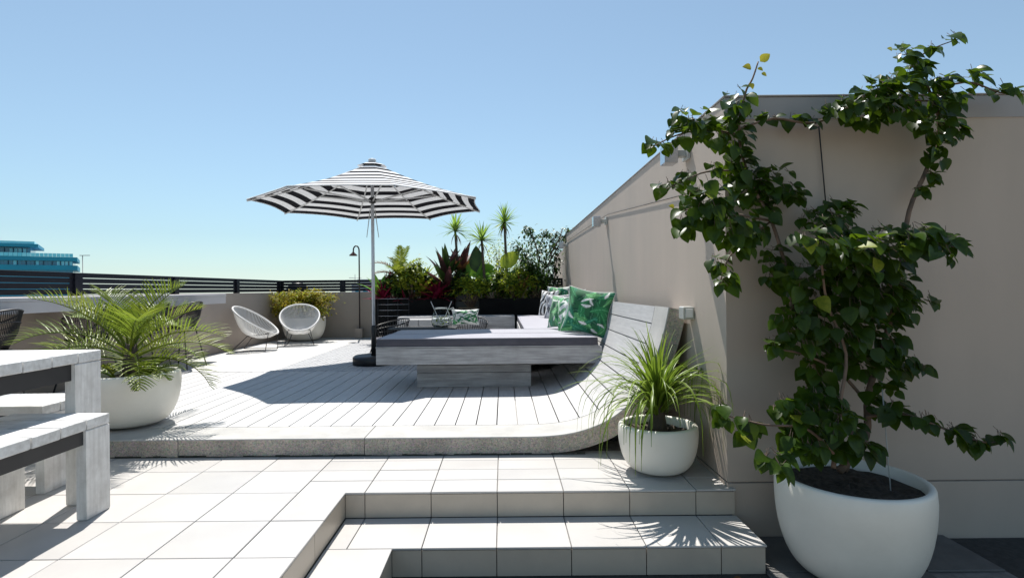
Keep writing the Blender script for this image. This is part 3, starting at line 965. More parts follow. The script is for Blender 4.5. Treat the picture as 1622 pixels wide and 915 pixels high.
# ================================================================== TABLE AND BENCHES
def plank_row(t, x0, x1, y0, y1, z0, z1, n, rz=0):
    pitch = (y1 - y0) / n
    me = MB().box(0, x1 - x0, .005, pitch - .005, 0, z1 - z0, 0, .004).mesh('plank', TWOOD)
    for k in range(n):
        o = link('plank', me, t, (x0 + rnd.uniform(-.003, .003), y0 + pitch * k, z0 + rnd.uniform(-.001, .001)))
        o.rotation_euler = (0, 0, rnd.uniform(-.001, .001))
tb = thing('outdoor_table', 'white-washed plank table with black steel underframe beside the palm pot', 'table', (-2.42, 1.5, 0))
plank_row(tb, -1.15, 0, 0, 1.78, .80, .86, 10)
MB().box(-.06, -.002, 1.58, 1.775, 0, .797, 0, .005).build('leg', TLEG, tb)
MB().box(-1.14, -1.08, 1.58, 1.775, 0, .797, 0, .005).build('leg', TLEG, tb)
MB().box(-.06, -.002, .06, .25, 0, .797, 0, .005).build('leg', TLEG, tb)
MB().box(-1.14, -1.08, .06, .25, 0, .797, 0, .005).build('leg', TLEG, tb)
MB().box(-.058, -.022, .25, 1.578, .705, .796).build('steel_rail', BLACK, tb)
MB().box(-1.12, -1.085, .25, 1.578, .705, .796).build('steel_rail', BLACK, tb)

b1 = thing('bench', 'white-washed plank bench standing on the sunlit tiles in front of the table', 'bench', (-2.205, 1.35, 0))
plank_row(b1, -.53, 0, 0, 1.70, .475, .53, 10)
for x in (-.055, -.53):
    MB().box(x, x + .053, 1.525, 1.697, 0, .473, 0, .005).build('leg', TLEG, b1)
    MB().box(x, x + .053, .08, .25, 0, .473, 0, .005).build('leg', TLEG, b1)
    MB().box(x + .01, x + .04, .25, 1.523, .4, .472).build('steel_rail', BLACK, b1)
b2 = thing('bench', 'white-washed plank bench tucked behind the table leg, partly in the table shade', 'bench', (-2.75, 3.12, 0))
plank_row(b2, -1.5, 0, .12, .54, .475, .53, 3)
MB().box(-.055, -.002, .14, .31, 0, .473, 0, .005).build('leg', TLEG, b2)
MB().box(-.055, -.002, .36, .53, 0, .473, 0, .005).build('leg', TLEG, b2)
MB().box(-1.49, -1.44, .14, .31, 0, .473, 0, .005).build('leg', TLEG, b2)
MB().box(-1.49, -1.44, .36, .53, 0, .473, 0, .005).build('leg', TLEG, b2)
MB().box(-1.438, -.057, .31, .35, .4, .472).build('steel_rail', BLACK, b2)

# ================================================================== POTS
def pot(label, x, y, z, r, h, sq=1.0, group='white bowl pots'):
    t = thing('bowl_pot', label, 'pot', (x, y, z), 0, group)
    pr = [(0.0, 0.002), (r * .36, .002), (r * .46, .014)]
    for k in range(1, 15):
        a = k / 14 * PI / 2 * 1.08
        pr.append((r * (.46 + .54 * math.sin(min(a, PI / 2)) ** .8) * (1 if a < PI / 2 else 1 - .012 * (a - PI / 2) * 8), .014 + (h - .03) * (1 - math.cos(a)) / (1 - math.cos(PI / 2 * 1.08))))
    rt = pr[-1][0]
    pr += [(rt - .004, h - .006), (rt - .014, h), (rt - .028, h), (rt - .036, h - .008), (rt - .04, h - .05), (rt - .05, h - .11)]
    MB().lathe(pr, 64).build('bowl', POTM, t)
    mb = MB(); n = 26; zz = h - .055
    vs = [(0, 0, zz + .02)]; fs = []
    rings = 7
    for j in range(1, rings + 1):
        for k in range(n):
            a = 2 * PI * k / n
            rr = (rt - .042) * j / rings
            vs.append((rr * math.cos(a), rr * math.sin(a), zz + rnd.uniform(-.012, .016)))
    for k in range(n):
        fs.append((0, 1 + k, 1 + (k + 1) % n))
    for j in range(rings - 1):
        for k in range(n):
            l = (k + 1) % n
            fs.append((1 + j * n + k, 1 + (j + 1) * n + k, 1 + (j + 1) * n + l, 1 + j * n + l))
    mb.add(vs, fs, 0, False).build('soil', SOIL, t)
    return t
P_BIG = Vector((1.795, 2.84, -.30)); pot('largest white bowl pot, holding the climbing vine at the foot of the wall', *P_BIG, .36, .515)
P_PONY = Vector((1.0, 3.58, 0.0)); pot('small white bowl pot on the top step, holding the grassy fountain plant', *P_PONY, .255, .315)
P_PALM = Vector((-3.03, 4.42, ZP)); pot('white bowl pot holding the feathery palm beside the plank table', *P_PALM, .36, .43)
P_GOLD = Vector((-4.32, 11.8, ZP)); pot('white bowl pot behind the string chair, holding the gold-green shrub', *P_GOLD, .45, .5)

# ================================================================== LEAF SHAPES
def ribbon(mb, pts, wid, side, mi=0, fold=.25):
    """V-folded tapering blade along pts"""
    vs, fs = [], []
    N = len(pts)
    for i, p in enumerate(pts):
        t = (pts[min(i + 1, N - 1)] - pts[max(i - 1, 0)]).normalized()
        b = side - t * side.dot(t)
        if b.length < 1e-5: b = t.orthogonal()
        b.normalize()
        nn = t.cross(b)
        w_ = wid[i]
        vs += [p - b * w_ + nn * w_ * fold, p, p + b * w_ + nn * w_ * fold]
    for i in range(N - 1):
        a = i * 3
        fs += [(a, a + 1, a + 4, a + 3), (a + 1, a + 2, a + 5, a + 4)]
    mb.add(vs, fs, mi, True)
def arch(base, az, el, ln, droop, n=8, curl=0.0, r=rnd):
    """points of a drooping blade: starts at elevation el, bends down by droop"""
    p = Vector(base); pts = [p.copy()]
    st = ln / n
    for i in range(n):
        f = (i + .5) / n
        e = max(el - droop * f ** 1.25, -1.5)
        a = az + curl * f
        p = p + Vector((math.cos(a) * math.cos(e), math.sin(a) * math.cos(e), math.sin(e))) * st
        pts.append(p.copy())
    return pts
def blade_w(n, w0, wm, peak=.3):
    out = []
    for i in range(n + 1):
        f = i / n
        out.append(max(.0012, (w0 + (wm - w0) * (f / peak)) if f < peak else wm * (1 - ((f - peak) / (1 - peak)) ** 1.6)))
    return out

# ------------------------------------------------------------------ fountain plant (ponytail palm)
pn = thing('ponytail_plant', 'grassy fountain plant with long arching strap leaves in the small pot on the step', 'plant', (P_PONY.x, P_PONY.y, P_PONY.z + .27))
MB().tube([(0, 0, -.03), (0, 0, .04), (.005, 0, .12), (.01, 0, .2)], [.075, .06, .04, .032], 12).build('trunk', BARK, pn)
r = random.Random(12)
for k in range(195):
    az = r.uniform(0, 2 * PI)
    lay = r.random()
    hb = .2 - .12 * lay
    el = R(88 - 42 * lay ** .8)
    ln = r.uniform(.38, .52) + lay * r.uniform(.0, .36)
    dr = R(r.uniform(60, 170)) * (.3 + .85 * lay)
    if k % 7 == 0: ln *= 1.18; dr *= 1.25
    if k >= 155: el = R(r.uniform(40, 78)); ln = r.uniform(.6, .9); dr = R(r.uniform(140, 200)); hb = .17
    pts = arch((math.cos(az) * .02, math.sin(az) * .02, hb), az, el, ln, dr, 11, r.uniform(-.5, .5))
    ok = []
    for p in pts:           # blades that would enter the wall or ground bend along it
        p.x = min(p.x, WX - P_PONY.x - .01)
        p.z = max(p.z, -.265 + r.uniform(0, .01))
        ok.append(p)
    # drape outside the bowl
    for p in ok:
        rad = math.hypot(p.x, p.y)
        if p.z < .06 and .1 < rad < .262 and p.z > -.26:
            s_ = .264 / rad; p.x *= s_; p.y *= s_
            p.x = min(p.x, WX - P_PONY.x - .01)
    mb = MB(); ribbon(mb, ok, blade_w(11, .006, r.uniform(.0065, .0108), .25), Vector((-math.sin(az), math.cos(az), 0)), 0, .35)
    mb.build('strap_leaf', PONY, pn)

# ------------------------------------------------------------------ feather palms
def frond(name, parent, base, az, el, ln, droop, mat, nl=34, lw=.011, ll=.24, seed=0, vshape=.5):
    r = random.Random(seed)
    pts = arch(base, az, el, ln, droop, 14)
    mb = MB()
    mb.tube(pts, [.0085 * (1 - i / 15.5) + .0012 for i in range(15)], 5, 0, cap=False)
    for k in range(nl):
        f = .2 + .8 * k / (nl - 1)
        i = min(int(f * 14), 13); ff = f * 14 - i
        p = pts[i].lerp(pts[i + 1], ff)
        t = (pts[i + 1] - pts[i]).normalized()
        hor = Vector((-math.sin(az), math.cos(az), 0))
        up = hor.cross(t) * -1
        if up.z < 0: up = -up
        L_ = ll * (math.sin(PI * (f * .82 + .14)) ** .7) * r.uniform(.85, 1.1)
        for sd in (-1, 1):
            d = (hor * sd * .85 + t * (.42 + .55 * f) + up * vshape * r.uniform(.5, 1.1)).normalized()
            q = []
            pp = p.copy()
            for j in range(4):
                q.append(pp.copy())
                dd = (d + Vector((0, 0, -.1 * j * (1 + f)))).normalized()
                pp = pp + dd * L_ / 3
            ribbon(mb, q, [lw * .5, lw, lw * .75, .001], d.cross(up), 0, .3)
    return mb.build(name, mat, parent)
pa = thing('feather_palm', 'feathery young palm with arching fronds in the pot beside the table', 'palm', (P_PALM.x, P_PALM.y, P_PALM.z + .38))
MB().tube([(0, 0, -.02), (.005, 0, .08), (.01, 0, .18), (.01, 0, .27)], [.055, .06, .05, .04], 12).build('trunk', BARK, pa)
r = random.Random(5)
for k in range(23):
    az = k * 2.399963 + r.uniform(-.25, .25)
    if math.cos(az + PI / 2) > .8: az += .75 * (1 if math.sin(az + PI / 2) >= 0 else -1)
    lay = k / 22
    el = R(82 - 72 * lay)
    ln = .55 + .26 * r.random() + (.14 if lay > .3 else 0)
    dr = R(38 + 34 * r.random() + 26 * lay)
    frond('frond', pa, (math.cos(az) * .03, math.sin(az) * .03, .26 - .13 * lay), az, el, ln * .84, dr, PALML, 24, .0054, .26, 100 + k, .85)
# small sucker tufts at the foot of the palm
for k in range(12):
    az = r.uniform(0, 2 * PI)
    frond('basal_frond', pa, (math.cos(az) * .12, math.sin(az) * .12, .01), az, R(r.uniform(25, 70)), r.uniform(.2, .34), R(80), PALML, 14, .007, .1, 300 + k)

# ------------------------------------------------------------------ general leafy builders
def ovate(ln, wd, fold=.22, droop=.18, n=5):
    """folded ovate leaf lying along +X, midrib on the axis"""
    vs, fs = [], []
    for i in range(n + 1):
        f = i / n
        w_ = wd * .5 * (math.sin(PI * min(1, f * 1.0) ** .72) ** .85 if 0 < f < 1 else 0)
        z = -droop * ln * f * f
        x = ln * f
        vs += [(x, -w_, z + w_ * fold), (x, 0, z), (x, w_, z + w_ * fold)]
    for i in range(n):
        a = i * 3
        fs += [(a, a + 3, a + 4, a + 1), (a + 1, a + 4, a + 5, a + 2)]
    return vs, fs
LV, LF = ovate(1, .82, .3, .22, 5)
def leaf_matrix(p, d, n_, s):
    x = d.normalized()
    z = (n_ - x * n_.dot(x)); 
    if z.length < 1e-4: z = x.orthogonal()
    z.normalize(); y = z.cross(x)
    return Matrix(((x.x * s, y.x * s, z.x * s, p.x), (x.y * s, y.y * s, z.y * s, p.y), (x.z * s, y.z * s, z.z * s, p.z), (0, 0, 0, 1)))
def add_leaf(mb, mtx, mi=0, V=LV, F=LF):
    mb.add([mtx @ Vector(v) for v in V], F, mi, True)
SV, SF = ovate(1, .5, .25, .2, 2)
def shrub(name, label, cat, loc, w_, d_, h_, n, size, mat, seed, mat2=None, stem=True, nparts=14, group=None):
    """loose shrub: stems, leafy sprigs built one by one as clumps of small leaves"""
    r = random.Random(seed)
    t = thing(name, label, cat, loc, 0, group)
    mats = [mat, mat2 or mat]
    sp = []
    for k in range(nparts):
        a = r.uniform(0, 2 * PI); rr = r.random() ** .5
        z = h_ * r.uniform(.2, .92)
        e = math.sqrt(max(.05, 1 - (abs(z / h_ - .5) * 1.7) ** 2))
        sp.append(Vector((math.cos(a) * rr * w_ / 2 * e, math.sin(a) * rr * d_ / 2 * e, z)))
    mb = MB()
    for p in sp:
        mb.tube([(p.x * .15, p.y * .15, 0), (p.x * .6, p.y * .6, p.z * .55), p], [.012, .008, .004], 5)
    if stem: mb.build('stem', STEM, t)
    mb = MB()
    for p in sp:
        for j in range(n // nparts):
            o = Vector((r.gauss(0, 1), r.gauss(0, 1), r.gauss(0, 1))); o *= .5
            q = p + Vector((o.x * w_ * .19, o.y * d_ * .2, o.z * h_ * .17))
            d = Vector((r.uniform(-1, 1), r.uniform(-1, 1), r.uniform(-.5, .8)))
            nn = Vector((r.uniform(-.6, .6), r.uniform(-.6, .6), 1))
            add_leaf(mb, leaf_matrix(q, d, nn, size * r.uniform(.6, 1.2)), int(r.random() < .3), SV, SF)
    tag(mb.build('foliage', mats, t), kind='stuff')
    return t
# gold shrub in the far pot
shrub('gold_shrub', 'round gold-green shrub spilling over the pot behind the string chair', 'shrub', (P_GOLD.x, P_GOLD.y, P_GOLD.z + .42), 1.2, .8, .62, 8000, .065, GOLDL, 31, LIME, True, 30)

# ================================================================== BACK PLANTERS AND THEIR PLANTS
YP = 11.05
pa1 = thing('planter_box', 'black planter box left of the slatted gap, full of crimson and lime plants', 'planter', (at(588, 480, YP).x, YP, ZP))
pa2 = thing('planter_box', 'black planter box right of the slatted gap, beside the far cushions', 'planter', (at(759, 480, YP).x, YP, ZP))
for t, wd in ((pa1, at(719, 480, YP).x - at(588, 480, YP).x), (pa2, at(866, 480, YP).x - at(759, 480, YP).x)):
    MB().box(0, wd, 0, .03, 0, .88, 0, .004).build('front_panel', PLANTERM, t)
    MB().box(0, wd, .62, .65, 0, .88, 0, .004).build('back_panel', PLANTERM, t)
    MB().box(0, .03, .032, .618, 0, .879).build('end_panel', PLANTERM, t)
    MB().box(wd - .03, wd, .032, .618, 0, .879).build('end_panel', PLANTERM, t)
    MB().box(.03, wd - .03, .03, .62, .7, .82).build('soil', SOIL, t)
ZT = ZP + .82
gp = thing('slat_screen', 'dark slatted screen filling the gap between the two black planters', 'screen', (at(720, 480, YP).x, YP + .2, ZP))
for k in range(6):
    MB().box(0, .5, 0, .02, .1 + k * .15, .1 + k * .15 + .12, 0, .002).build('slat', BLACK, gp)
for x in (.02, .45): MB().box(x, x + .04, .022, .06, 0, .98).build('post', BLACK, gp)
tr = thing('wire_trellis', 'thin wire trellis in front of the left end of the black planter', 'trellis', (at(598, 480, 10.9).x, 10.92, ZP))
for k in range(4): MB().tube([(0, 0, .55 + k * .115), (.62, 0, .55 + k * .115)], .004, 5).build('wire', STEEL, tr)
for x in (0, .2, .4, .62): MB().tube([(x, .006, 0), (x, .006, .93)], .005, 5).build('rod', BLACK, tr)

def xpl(px, Y=YP + .3): return at(px, 470, Y).x
def ztop(py, Y=YP + .3): return at(700, py, Y).z
# three slim-stemmed yuccas
def yucca(label, px, pytop, Y, seed, lean_=0.0, px2=None):
    r = random.Random(seed)
    x0 = xpl(px2 or px, Y); zc = at(px, pytop, Y)
    t = thing('yucca', label, 'plant', (x0, Y, ZT - .04), 0, 'slim yuccas behind the daybed')
    c = Vector((zc.x - x0, 0, zc.z - ZT + .04))
    MB().tube([(0, 0, 0), (c.x * .2, .01, c.z * .35), (c.x * .65, 0, c.z * .7), c], [.035, .03, .027, .024], 8).build('trunk', BARK, t)
    for k in range(64):
        az = r.uniform(0, 2 * PI); el = R(r.uniform(-22, 88))
        ln = r.uniform(.3, .48)
        pts = arch(c + Vector((0, 0, .0)), az, el, ln, R(r.uniform(5, 30)), 4)
        mb = MB(); ribbon(mb, pts, blade_w(4, .015, .019, .3), Vector((-math.sin(az), math.cos(az), 0)), 0, .3)
        mb.build('leaf', YUCCA, t)
    for k in range(6):
        az = r.uniform(0, 2 * PI)
        pts = arch(c - Vector((0, 0, .05)), az, R(-40), .3, R(45), 4)
        mb = MB(); ribbon(mb, pts, blade_w(4, .01, .012, .3), Vector((-math.sin(az), math.cos(az), 0)))
        mb.build('dead_leaf', DRY, t)
yucca('slim yucca with the leftmost of the three starry crowns, behind the dark-red cordyline', 721, 366, YP + .35, 1, 0, 728)
yucca('shortest slim yucca, standing between the other two', 763, 381, YP + .25, 2, 0, 769)
yucca('tallest slim yucca, right of the other two and near the wall shrub', 799, 353, YP + .4, 3, 0, 804)

def strap_plant(name, label, cat, px, Y, z0, n, ln, w_, els, mat, seed, base_h=.0, mat2=None, group=None, droop=(10, 50)):
    r = random.Random(seed)
    t = thing(name, label, cat, (xpl(px, Y), Y, ZT - .03), 0, group)
    if base_h: MB().tube([(0, 0, 0), (.01, 0, base_h)], [.03, .022], 7).build('stem', BARK, t)
    for k in range(n):
        az = k * 2.4 + r.uniform(-.4, .4)
        el = R(r.uniform(*els))
        f = k / n
        pts = arch((0, 0, base_h * (.4 + .6 * r.random())), az, el, ln * r.uniform(.65, 1.1), R(r.uniform(*droop)), 7)
        mb = MB(); ribbon(mb, pts, blade_w(7, w_ * .35, w_ * r.uniform(.8, 1.15), .45), Vector((-math.sin(az), math.cos(az), 0)), 0, .3)
        mb.build('leaf', mat2 if mat2 and r.random() < .35 else mat, t)
    return t
strap_plant('cordyline', 'tall dark-red cordyline with broad upright leaves in front of the leftmost yucca', 'plant', 708, YP + .28, 0, 34, .85, .075, (35, 85), CORDY, 4, .45, DARKL)
strap_plant('cordyline', 'brownish cordyline with a single raised fan behind the dark-red one', 'plant', 731, YP + .45, 0, 22, .78, .075, (50, 88), CORDY, 41, .62, DRY)
strap_plant('bromeliad', 'bright crimson strappy plant spilling over the left planter front', 'plant', 692, YP + .12, 0, 80, .5, .028, (5, 80), REDL, 6, .14)
strap_plant('bromeliad', 'low crimson plant at the left end of the planter beside the umbrella pole', 'plant', 607, YP + .15, 0, 60, .48, .026, (10, 85), REDL, 7, .05)
strap_plant('bromeliad', 'small dusky crimson plant between the lime shrubs and the palm tuft', 'plant', 640, YP + .12, 0, 34, .36, .02, (10, 80), REDL, 71, .04, CORDY)
strap_plant('canna', 'upright red canna leaf spike beside the umbrella pole', 'plant', 616, YP + .2, 0, 6, .72, .05, (80, 89), REDL, 8, .05, None, None, (0, 6))
strap_plant('canna', 'broad green canna leaves with pale midribs just right of the umbrella pole', 'plant', 603, YP + .3, 0, 10, .7, .08, (40, 80), BANANA, 81, .1)
strap_plant('ginger_plant', 'mass of yellow-green arching leaves right of the palm tuft', 'plant', 668, YP + .38, 0, 60, .68, .055, (20, 80), LIME, 9, .28)
strap_plant('heliconia', 'small orange-tipped plant rising among the lime shrubs near the wall', 'plant', 826, YP + .2, 0, 12, .5, .03, (50, 85), DRY, 91, .2, LIME)
def broad(label, px, py, Y, specs, seed):
    r = random.Random(seed)
    t = thing('bird_of_paradise', label, 'plant', (xpl(px, Y), Y, ZT - .03))
    for (dx, dz, ln, az, tilt, mt) in specs:
        st = [(0, 0, 0), (dx * .4, 0, dz * .6), (dx, 0, dz)]
        MB().tube(st, [.016, .012, .009], 6).build('stalk', MIDL, t)
        mb = MB()
        d = Vector((math.cos(az) * math.cos(tilt), math.sin(az) * math.cos(tilt) , math.sin(tilt)))
        nn = Vector((r.uniform(-.3, .3), -1, .45))
        ln *= 1.45
        V, F = ovate(1, .56, .25, .12, 8)
        add_leaf(mb, leaf_matrix(Vector((dx, 0, dz)), d, nn, ln), 0, V, F)
        mb.build('leaf', mt, t)
zz = lambda py: at(760, py, YP + .3).z - ZT + .03
broad('broad paddle leaf plant with a bright upright leaf between two yuccas', 751, 430, YP + .28, [(0.0, zz(440), .42, R(80), R(78), BANANA), (.06, zz(432), .4, R(100), R(88), DARKL), (-.12, zz(446), .34, R(150), R(60), BANANA), (.14, zz(452), .34, R(20), R(50), MIDL), (-.05, zz(455), .3, R(200), R(50), MIDL)], 1)
broad('broad paddle leaf plant leaning under the tallest yucca', 786, 430, YP + .3, [(0.0, zz(432), .42, R(160), R(10), BANANA), (.1, zz(424), .4, R(20), R(40), LIME), (-.1, zz(450), .36, R(180), R(40), BANANA), (.2, zz(455), .35, R(0), R(55), MIDL)], 2)
# feathery tuft palm right of the umbrella pole
pt = thing('tuft_palm', 'feathery yellowing palm rising right of the umbrella pole', 'palm', (xpl(634), YP + .3, ZT - .03))
MB().tube([(0, 0, 0), (0, 0, .55)], [.05, .035], 8).build('trunk', BARK, pt)
for k, (az, el, ln, dr) in enumerate([(R(170), 62, .75, 75), (R(60), 82, .75, 30), (R(100), 86, .72, 20), (R(20), 70, .65, 60), (R(200), 40, .6, 70), (R(250), 60, .55, 80), (R(320), 55, .55, 80), (R(0), 35, .5, 60), (R(140), 75, .6, 50)]):
    frond('frond', pt, (0, 0, .5), az, R(el), ln, R(dr), LIME if k in (1, 2, 3) else (DRY if k in (0, 4) else PALML), 22, .011, .2, 500 + k)
shrub('lime_shrub', 'lime-green shrub tumbling over the planter end beside the slatted gap', 'shrub', (xpl(747), YP + .1, ZT - .12), .8, .5, 0.57, 1360, .1, LIME, 51, MIDL, True, 14)
shrub('lime_shrub', 'lime-green shrub with a round bright top on the right planter', 'shrub', (xpl(817), YP + .12, ZT - .05), .8, .5, 0.71, 1700, .1, LIME, 52, MIDL, True, 16)
shrub('lime_shrub', 'pale green shrub over the mass of ginger leaves in the left planter', 'shrub', (xpl(655), YP + .2, ZT - .05), .8, .5, 0.83, 1360, .1, LIME, 53, MIDL, True, 14)
shrub('dark_shrub', 'dark green undergrowth shrub at the middle of the right planter', 'shrub', (xpl(785), YP + .2, ZT - .05), .7, .5, .6, 1530, .1, MIDL, 54, DARKL, True, 16)
shrub('dark_shrub', 'dark green shrub at the right end of the planter below the bougainvillea', 'shrub', (xpl(846), YP + .25, ZT - .05), .55, .5, .85, 1700, .1, DARKL, 55, MIDL, True, 16)
shrub('dark_shrub', 'dark shrub filling the planter beneath the red cordyline', 'shrub', (xpl(718), YP + .3, ZT - .05), .6, .5, .75, 1700, .1, DARKL, 56, CORDY, True, 16)
shrub('dark_shrub', 'dark green shrub below the feathery palm in the left planter', 'shrub', (xpl(630), YP + .3, ZT - .05), .6, .5, .6, 1530, .1, DARKL, 57, MIDL, True, 14)
shrub('dark_shrub', 'dark leafy filler shrub in the left planter behind the crimson bromeliad', 'shrub', (xpl(680), YP + .4, ZT - .05), .6, .5, .6, 1360, .1, DARKL, 58, MIDL, True, 14)
shrub('hedge_plant', 'airy yellow-green treetop showing through behind the yuccas', 'tree', (xpl(788, 13.5), 13.5, .6), 1.1, .8, 1.75, 1100, .07, LIME, 59, MIDL, True, 22)
shrub('wispy_tree', 'wispy grey-green casuarina-like crown behind the tallest yucca', 'tree', (xpl(815, 13.2), 13.2, .6), 1.0, .7, 1.8, 900, .085, MIDL, 60, DARKL, True, 20)

# bougainvillea over the far end of the wall
bgv = thing('bougainvillea', 'sprawling dark bougainvillea bush over the far end of the side wall', 'shrub', (xpl(858, 11.9), 11.75, ZT - .1))
r = random.Random(77)
org = Vector((xpl(858, 11.9), 11.75, ZT - .1))
arms = [[(862, 470), (858, 430), (852, 395), (862, 370), (870, 362)], [(860, 450), (845, 420), (830, 390), (818, 383)], [(862, 430), (868, 400), (878, 380), (884, 360)],
        [(858, 410), (850, 380), (842, 362), (834, 356)], [(866, 420), (880, 395), (892, 375), (902, 357)], [(856, 440), (838, 430), (824, 425)], [(868, 440), (880, 425), (884, 405)], [(850, 420), (836, 408), (828, 400)], [(872, 400), (888, 372), (893, 356)], [(860, 470), (846, 455), (838, 448)], [(870, 470), (878, 450), (880, 432)]]
for ai, arm in enumerate(arms):
    Yb = 11.75 + r.uniform(-.35, .2)
    pts = [at(p[0] - 2, p[1] + 6, Yb) - org for p in arm]
    mb = MB(); mb.tube(pts, [.018 - .012 * i / len(pts) for i in range(len(pts))], 5); mb.build('branch', STEM, bgv)
    mb = MB()
    for i in range(len(pts) - 1):
        for k in range(85 if ai not in (8,) else 10):
            q = pts[i].lerp(pts[i + 1], r.random()) + Vector((r.gauss(0, .1), r.gauss(0, .1), r.gauss(0, .085))) * (1.0 if i < len(pts) - 2 else .55)
            add_leaf(mb, leaf_matrix(q, Vector((r.uniform(-1, 1), r.uniform(-1, .6), r.uniform(-.9, .4))), Vector((r.uniform(-.6, .6), -.3, 1)), r.uniform(.07, .12)), int(r.random() < .45), SV, SF)
    tag(mb.build('foliage', [DARKL, MIDL], bgv), kind='stuff')

# ================================================================== SHOWER, TERRACE FURNITURE IN THE COURT
sb = at(570, 531, 12.2)
sh = thing('outdoor_shower', 'slim outdoor shower pole with hooked top and round rose against the back parapet', 'shower', (sb.x, 12.2, ZP))
zt = at(568, 388, 12.2).z - ZP
pts = [(0, 0, 0), (0, 0, zt - .12)] + [(-.065 + .065 * math.cos(a), 0, zt - .12 + .1 * math.sin(a)) for a in [PI * k / 8 for k in range(1, 8)]] + [(-.13, 0, zt - .16)]
MB().tube(pts, .016, 8).build('pole', PIPE, sh)
MB().lathe([(.015, .09), (.04, .06), (.085, .02), (.09, 0.0), (0, 0)], 18, (-.13, 0, zt - .24)).build('shower_rose', SHOWERM, sh)
MB().box(-.1, .06, -.04, .12, 0, .22, 0, .01).build('base_block', PARAPET, sh)

ct = thing('coffee_table', 'low black steel-slat table carrying the glass jug behind the daybed', 'table', (at(672, 516, 8.4).x, 8.4, ZP))
for k in range(9): MB().box(-.5, .5, -.3 + k * .068, -.3 + k * .068 + .05, .47, .49, 0, .002).build('slat', BLACK, ct)
for k in range(15): MB().tube([(-.47 + k * .067, -.29, 0.0), (-.47 + k * .067, -.29, .47)], .005, 5).build('rod', BLACK, ct)
for k in range(15): MB().tube([(-.47 + k * .067, .29, 0.0), (-.47 + k * .067, .29, .47)], .005, 5).build('rod', BLACK, ct)
GLASS = bpy.data.materials.new('clear_glass'); GLASS.use_nodes = True
p_ = GLASS.node_tree.nodes['Principled BSDF']; p_.inputs['Transmission Weight'].default_value = 1.0; p_.inputs['Roughness'].default_value = 0.02; p_.inputs['IOR'].default_value = 1.12; p_.inputs['Base Color'].default_value = (.9, .95, .95, 1)
jg = thing('glass_jug', 'clear glass jug of ice and greenery on the low black table', 'jug', (at(699, 512, 8.35).x, 8.35, ZP + .491))
MB().lathe([(0, .004), (.1, .004), (.14, .03), (.155, .09), (.13, .2), (.1, .28), (.11, .31), (.105, .31), (.095, .28), (.125, .2), (.148, .09), (.13, .035), (0, .012)], 28).build('jug_body', GLASS, jg)
MB().tube([(.12, 0, .27), (.18, 0, .3), (.22, 0, .22), (.2, 0, .13), (.15, 0, .1)], .012, 7).build('handle', GLASS, jg)
mb = MB(); r = random.Random(3)
for k in range(40):
    add_leaf(mb, leaf_matrix(Vector((r.uniform(-.09, .09), r.uniform(-.09, .09), r.uniform(.03, .17))), Vector((r.uniform(-1, 1), r.uniform(-1, 1), r.uniform(-.3, 1))), Vector((r.uniform(-1, 1), r.uniform(-1, 1), 1)), .05), int(r.random() < .4), SV, SF)
mb.build('garnish', [LIME, CORD], jg)
for sx in (-1, 1): MB().tube([(0.0, 0, .03), (sx * .16, .02, .4)], .006, 6).build('straw', CORD, jg)

def lounge(label, x, y, rz):
    t = thing('wire_lounge_chair', label, 'chair', (x, y, ZP), rz, 'black wire lounge chairs in the court')
    mb = MB(); wire_shell(mb, .34, .32, .3, .3, 26, .005); mb.build('wire_shell', BLACK, t)
    MB().lathe([(0, 0), (.26, .006), (.27, .02), (.24, .035), (0, .04)], 24, (0, -.02, .275)).build('seat_pad', MATSIDE, t)
    for sx in (-1, 1):
        for sy in (-1, 1): MB().tube([(sx * .2, sy * .17, .29), (sx * .27, sy * .25, 0)], .009, 6).build('leg', BLACK, t)
    return t
lounge('black wire lounge chair between the umbrella pole and the low table', at(614, 516, 8.6).x, 8.7, R(-60))
lounge('black wire lounge chair holding the small leafy cushion', at(741, 516, 9.3).x, 9.3, R(10))
cp = at(737, 502, 9.2)
pillow('cushion', 'oblong white and green leaf cushion on the wire lounge chair behind the jug', (cp.x, 9.2, cp.z), Euler((R(-18), 0, R(4))), .46, .27, .13, leaf_print(33, (.74, .76, .73), GR, 46, 16))
wc = thing('timber_chest', 'pale grey panelled chest seen between the pole and the low table', 'chest', (at(633, 515, 9.6).x, 9.6, ZP))
for k in range(3): MB().box(k * .335, k * .335 + .325, 0, .03, .02, .54, 0, .004).build('panel', BOARD, wc)
MB().box(0, 1.0, .032, .45, .02, .545, 0, .004).build('carcass', GREYWOOD, wc)

# ================================================================== WALL FITTINGS
def wall_light(label, y, z):
    t = thing('wall_light', label, 'lamp', (WX - .003, y, z), 0, 'steel lights on the side wall')
    MB().box(-.02, 0, -.06, .06, -.05, .05, 0, .004).build('back_plate', GREYP, t)
    MB().box(-.085, -.021, -.03, .03, -.028, .02, 0, .004).build('bracket', GREYP, t)
    MB().box(-.18, -.086, -.055, .055, -.08, .055, 0, .006).build('lamp_body', STEEL, t)
wall_light('square steel wall light nearest the corner, under the overhanging vine', 3.92, 2.16)
wall_light('square steel wall light halfway along the side wall', 7.0, 2.06)
wall_light('square steel wall light at the far end of the side wall', 11.3, 2.1)
so_ = thing('socket_box', 'small white weatherproof socket box on the wall above the deck back', 'socket', (WX - .003, 3.86, 1.02))
MB().box(-.075, 0, -.05, .05, -.045, .045, 0, .006).build('housing', GREYP, so_)
MB().box(-.06, -.012, -.057, -.051, -.03, .03, 0, .002).build('cover', WHITEP, so_)
wi = thing('training_wire', 'thin dark wire running along the side wall between the lights', 'wire', (WX - .007, 3.8, 1.0))
MB().tube([(0, 0, .86), (0, 1.5, .99), (0, 3.1, 1.13), (0, 5.5, 1.16), (0, 7.6, 1.18)], .003, 5).build('strand', BLACK, wi)
